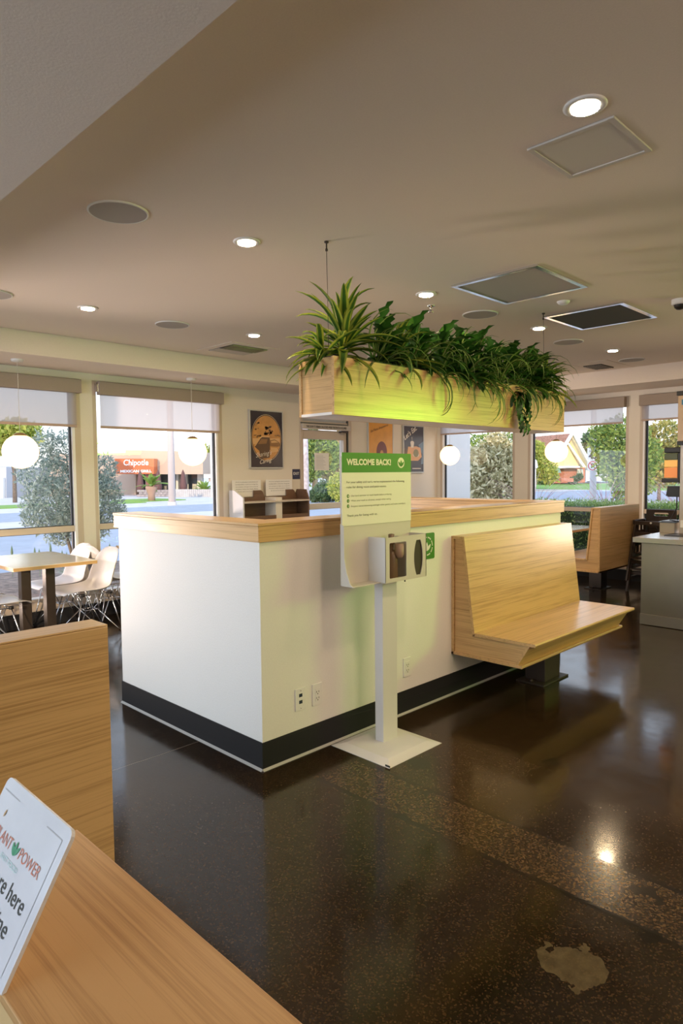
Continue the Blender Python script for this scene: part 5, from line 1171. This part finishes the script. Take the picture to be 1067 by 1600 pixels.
# umbrellas
def umb(u, d_, lab):
    b_ = gat(u, d_, GZ); U = empty('closed_umbrella', b_, lab, 'umbrella', 'closed patio umbrellas'); MB().tube([b_, b_+PZ*1.9], .03, 6).build('pole', trimw, U)
    pr = []
    mb = MB(); n_ = 16; v = []; zs = [(.02, 1.95), (.12, 1.7), (.2, 1.2), (.28, .75), (.24, .42), (.1, .38)]
    for r_, z_ in zs:
        for k in range(n_): t_ = 2*math.pi*k/n_; q_ = r_*(1 if k % 2 else .72); v.append(b_+Vector((q_*math.cos(t_), q_*math.sin(t_), z_)))
    mb.add(v, [(i*n_+k, i*n_+(k+1) % n_, (i+1)*n_+(k+1) % n_, (i+1)*n_+k) for i in range(len(zs)-1) for k in range(n_)], 0, True); mb.build('folded_canopy', mat('plum_canvas', (.16, .08, .08), .8) if 'plum_canvas' not in MATS else MATS['plum_canvas'], U)
umb(286, 50, 'closed plum patio umbrella behind the board fence'); umb(219, 49, 'closed patio umbrella left of the cycad'); umb(247, 49, 'closed patio umbrella right of the cycad, in the restaurant shade')
p0 = gat(268, 34.5, GZ); o = empty('flag_pole', p0, 'thick pale street pole in front of the restaurant', 'pole'); MB().tube([p0, p0+PZ*10], [.19, .14], 10).build('pole', mat('pale_pink_grey_pole', (.66, .58, .55), .7), o); MB().lathe([(.23, 0), (.23, .12), (.17, .2)], p0, 12).build('pole_base', conc, o)
p0 = gat(331, 46, GZ); o = empty('thin_pole', p0, 'thin white pole right of the second globe pendant', 'pole'); MB().tube([p0, p0+PZ*10], .10, 8).build('pole', trimw, o)
tree('street_tree', gat(345, 75, GZ), 'sunlit trees at the right side of the left windows', [(-1.2, 0, 3.4, 1.5), (.6, 0, 3.0, 1.6), (-.2, 0, 4.6, .9), (-2.6, 0, 3.0, 1.1)], 4500, .4, yelf, .2, seed=14)
tree('palm_tree', gat(22, 40, GZ), 'yellow green tree top behind the leftmost globe pendant', [(0, 0, 4.1, .85), (.9, 0, 3.9, .8), (-.6, 0, 3.6, .8), (.3, 0, 4.5, .5)], 3500, .34, yelf, .14, seed=15)
LB = empty('grey_building', gat(10, 50, GZ), 'low grey building with tall windows at the left picture edge', 'building'); gy = mat('grey_stucco', (.48, .50, .54), .8)
mb = MB(); bq(mb, [(-60, 727), (40, 730), (40, 779), (-60, 782)], -3, 4); mb.build('building_wall', gy, LB)
for u in (17, 25, 33): mb = MB(); bq(mb, [(u, 746), (u+5, 746), (u+5, 777), (u, 777)], -3.3, -3); mb.build('window', trimw, LB)
# view through the door
tree('street_tree', gat(492, 58, GZ), 'tall green tree seen in the door glass, left', [(-.8, 0, 4.1, 1.6), (.8, 0, 3.2, 1.6), (-.6, 0, 2.0, 1.3)], 5500, .36, grnf, .3, seed=16)
tree('street_tree', gat(526, 62, GZ), 'sunlit orange and green tree seen in the door glass, right', [(0, 0, 3.4, 1.5), (.9, 0, 4.6, 1.1), (-.7, 0, 2.2, 1.2)], 5000, .36, foliage_mat('orange_green_foliage', (.20, .28, .06), (.74, .50, .26)), .25, seed=17)
tree('round_shrub', gat(507, 36, GZ), 'dark rounded shrub seen low in the door glass', [(0, 0, .55, .62), (.7, 0, .5, .5), (-.6, 0, .35, .35)], 4000, .15, darkf, .05, seed=18)
tree('round_shrub', gat(533, 34, GZ), 'bright yellow green shrub seen at the right edge of the door glass', [(0, 0, .9, .75), (.3, 0, 1.3, .5)], 3000, .15, yelf, .05, seed=19)
p0 = gat(476.5, 30, GZ); o = empty('palm_tree', p0, 'pale tree trunk seen at the left edge of the door glass', 'tree'); MB().tube([p0, p0+PZ*3, p0+PZ*6], [.2, .16, .14], 10).build('trunk', mat('pale_trunk', (.56, .50, .50), .9, noise=.3, nscale=6), o)
tree('low_groundcover', gat(512, 18.5, GZ), 'low speckled groundcover strip seen in the door glass', [(-.8, 0, .12, .22), (-.4, 0, .12, .22), (0, 0, .12, .22), (.4, 0, .12, .22)], 1800, .07, grayf, .02, seed=20)
slab('lawn_strip', 24, 34, 27.8, 33, GZ+.05, GZ+.07, lawnm)
# ground beyond the trees: a soft band of distant greenery
for i, (u, d_, h_) in enumerate(((430, 120, 3.6), (560, 120, 4.2), (660, 130, 4.2), (740, 110, 4.6), (120, 110, 3.5), (1080, 110, 5.5), (990, 120, 5.0), (-60, 110, 4))):
    tree('street_tree', gat(u, d_, GZ), 'distant dark tree on the horizon, %s' % ['behind the waste cabinet', 'behind the door', 'behind the posters', 'behind the sage shrub', 'behind the olive tree', 'at the far right', 'behind the large green tree', 'at the far left'][i], [(-4, 0, h_*.5, h_*.55), (0, 0, h_*.6, h_*.6), (4, 0, h_*.5, h_*.55)], 1800, .9, darkf, .3, seed=30+i)
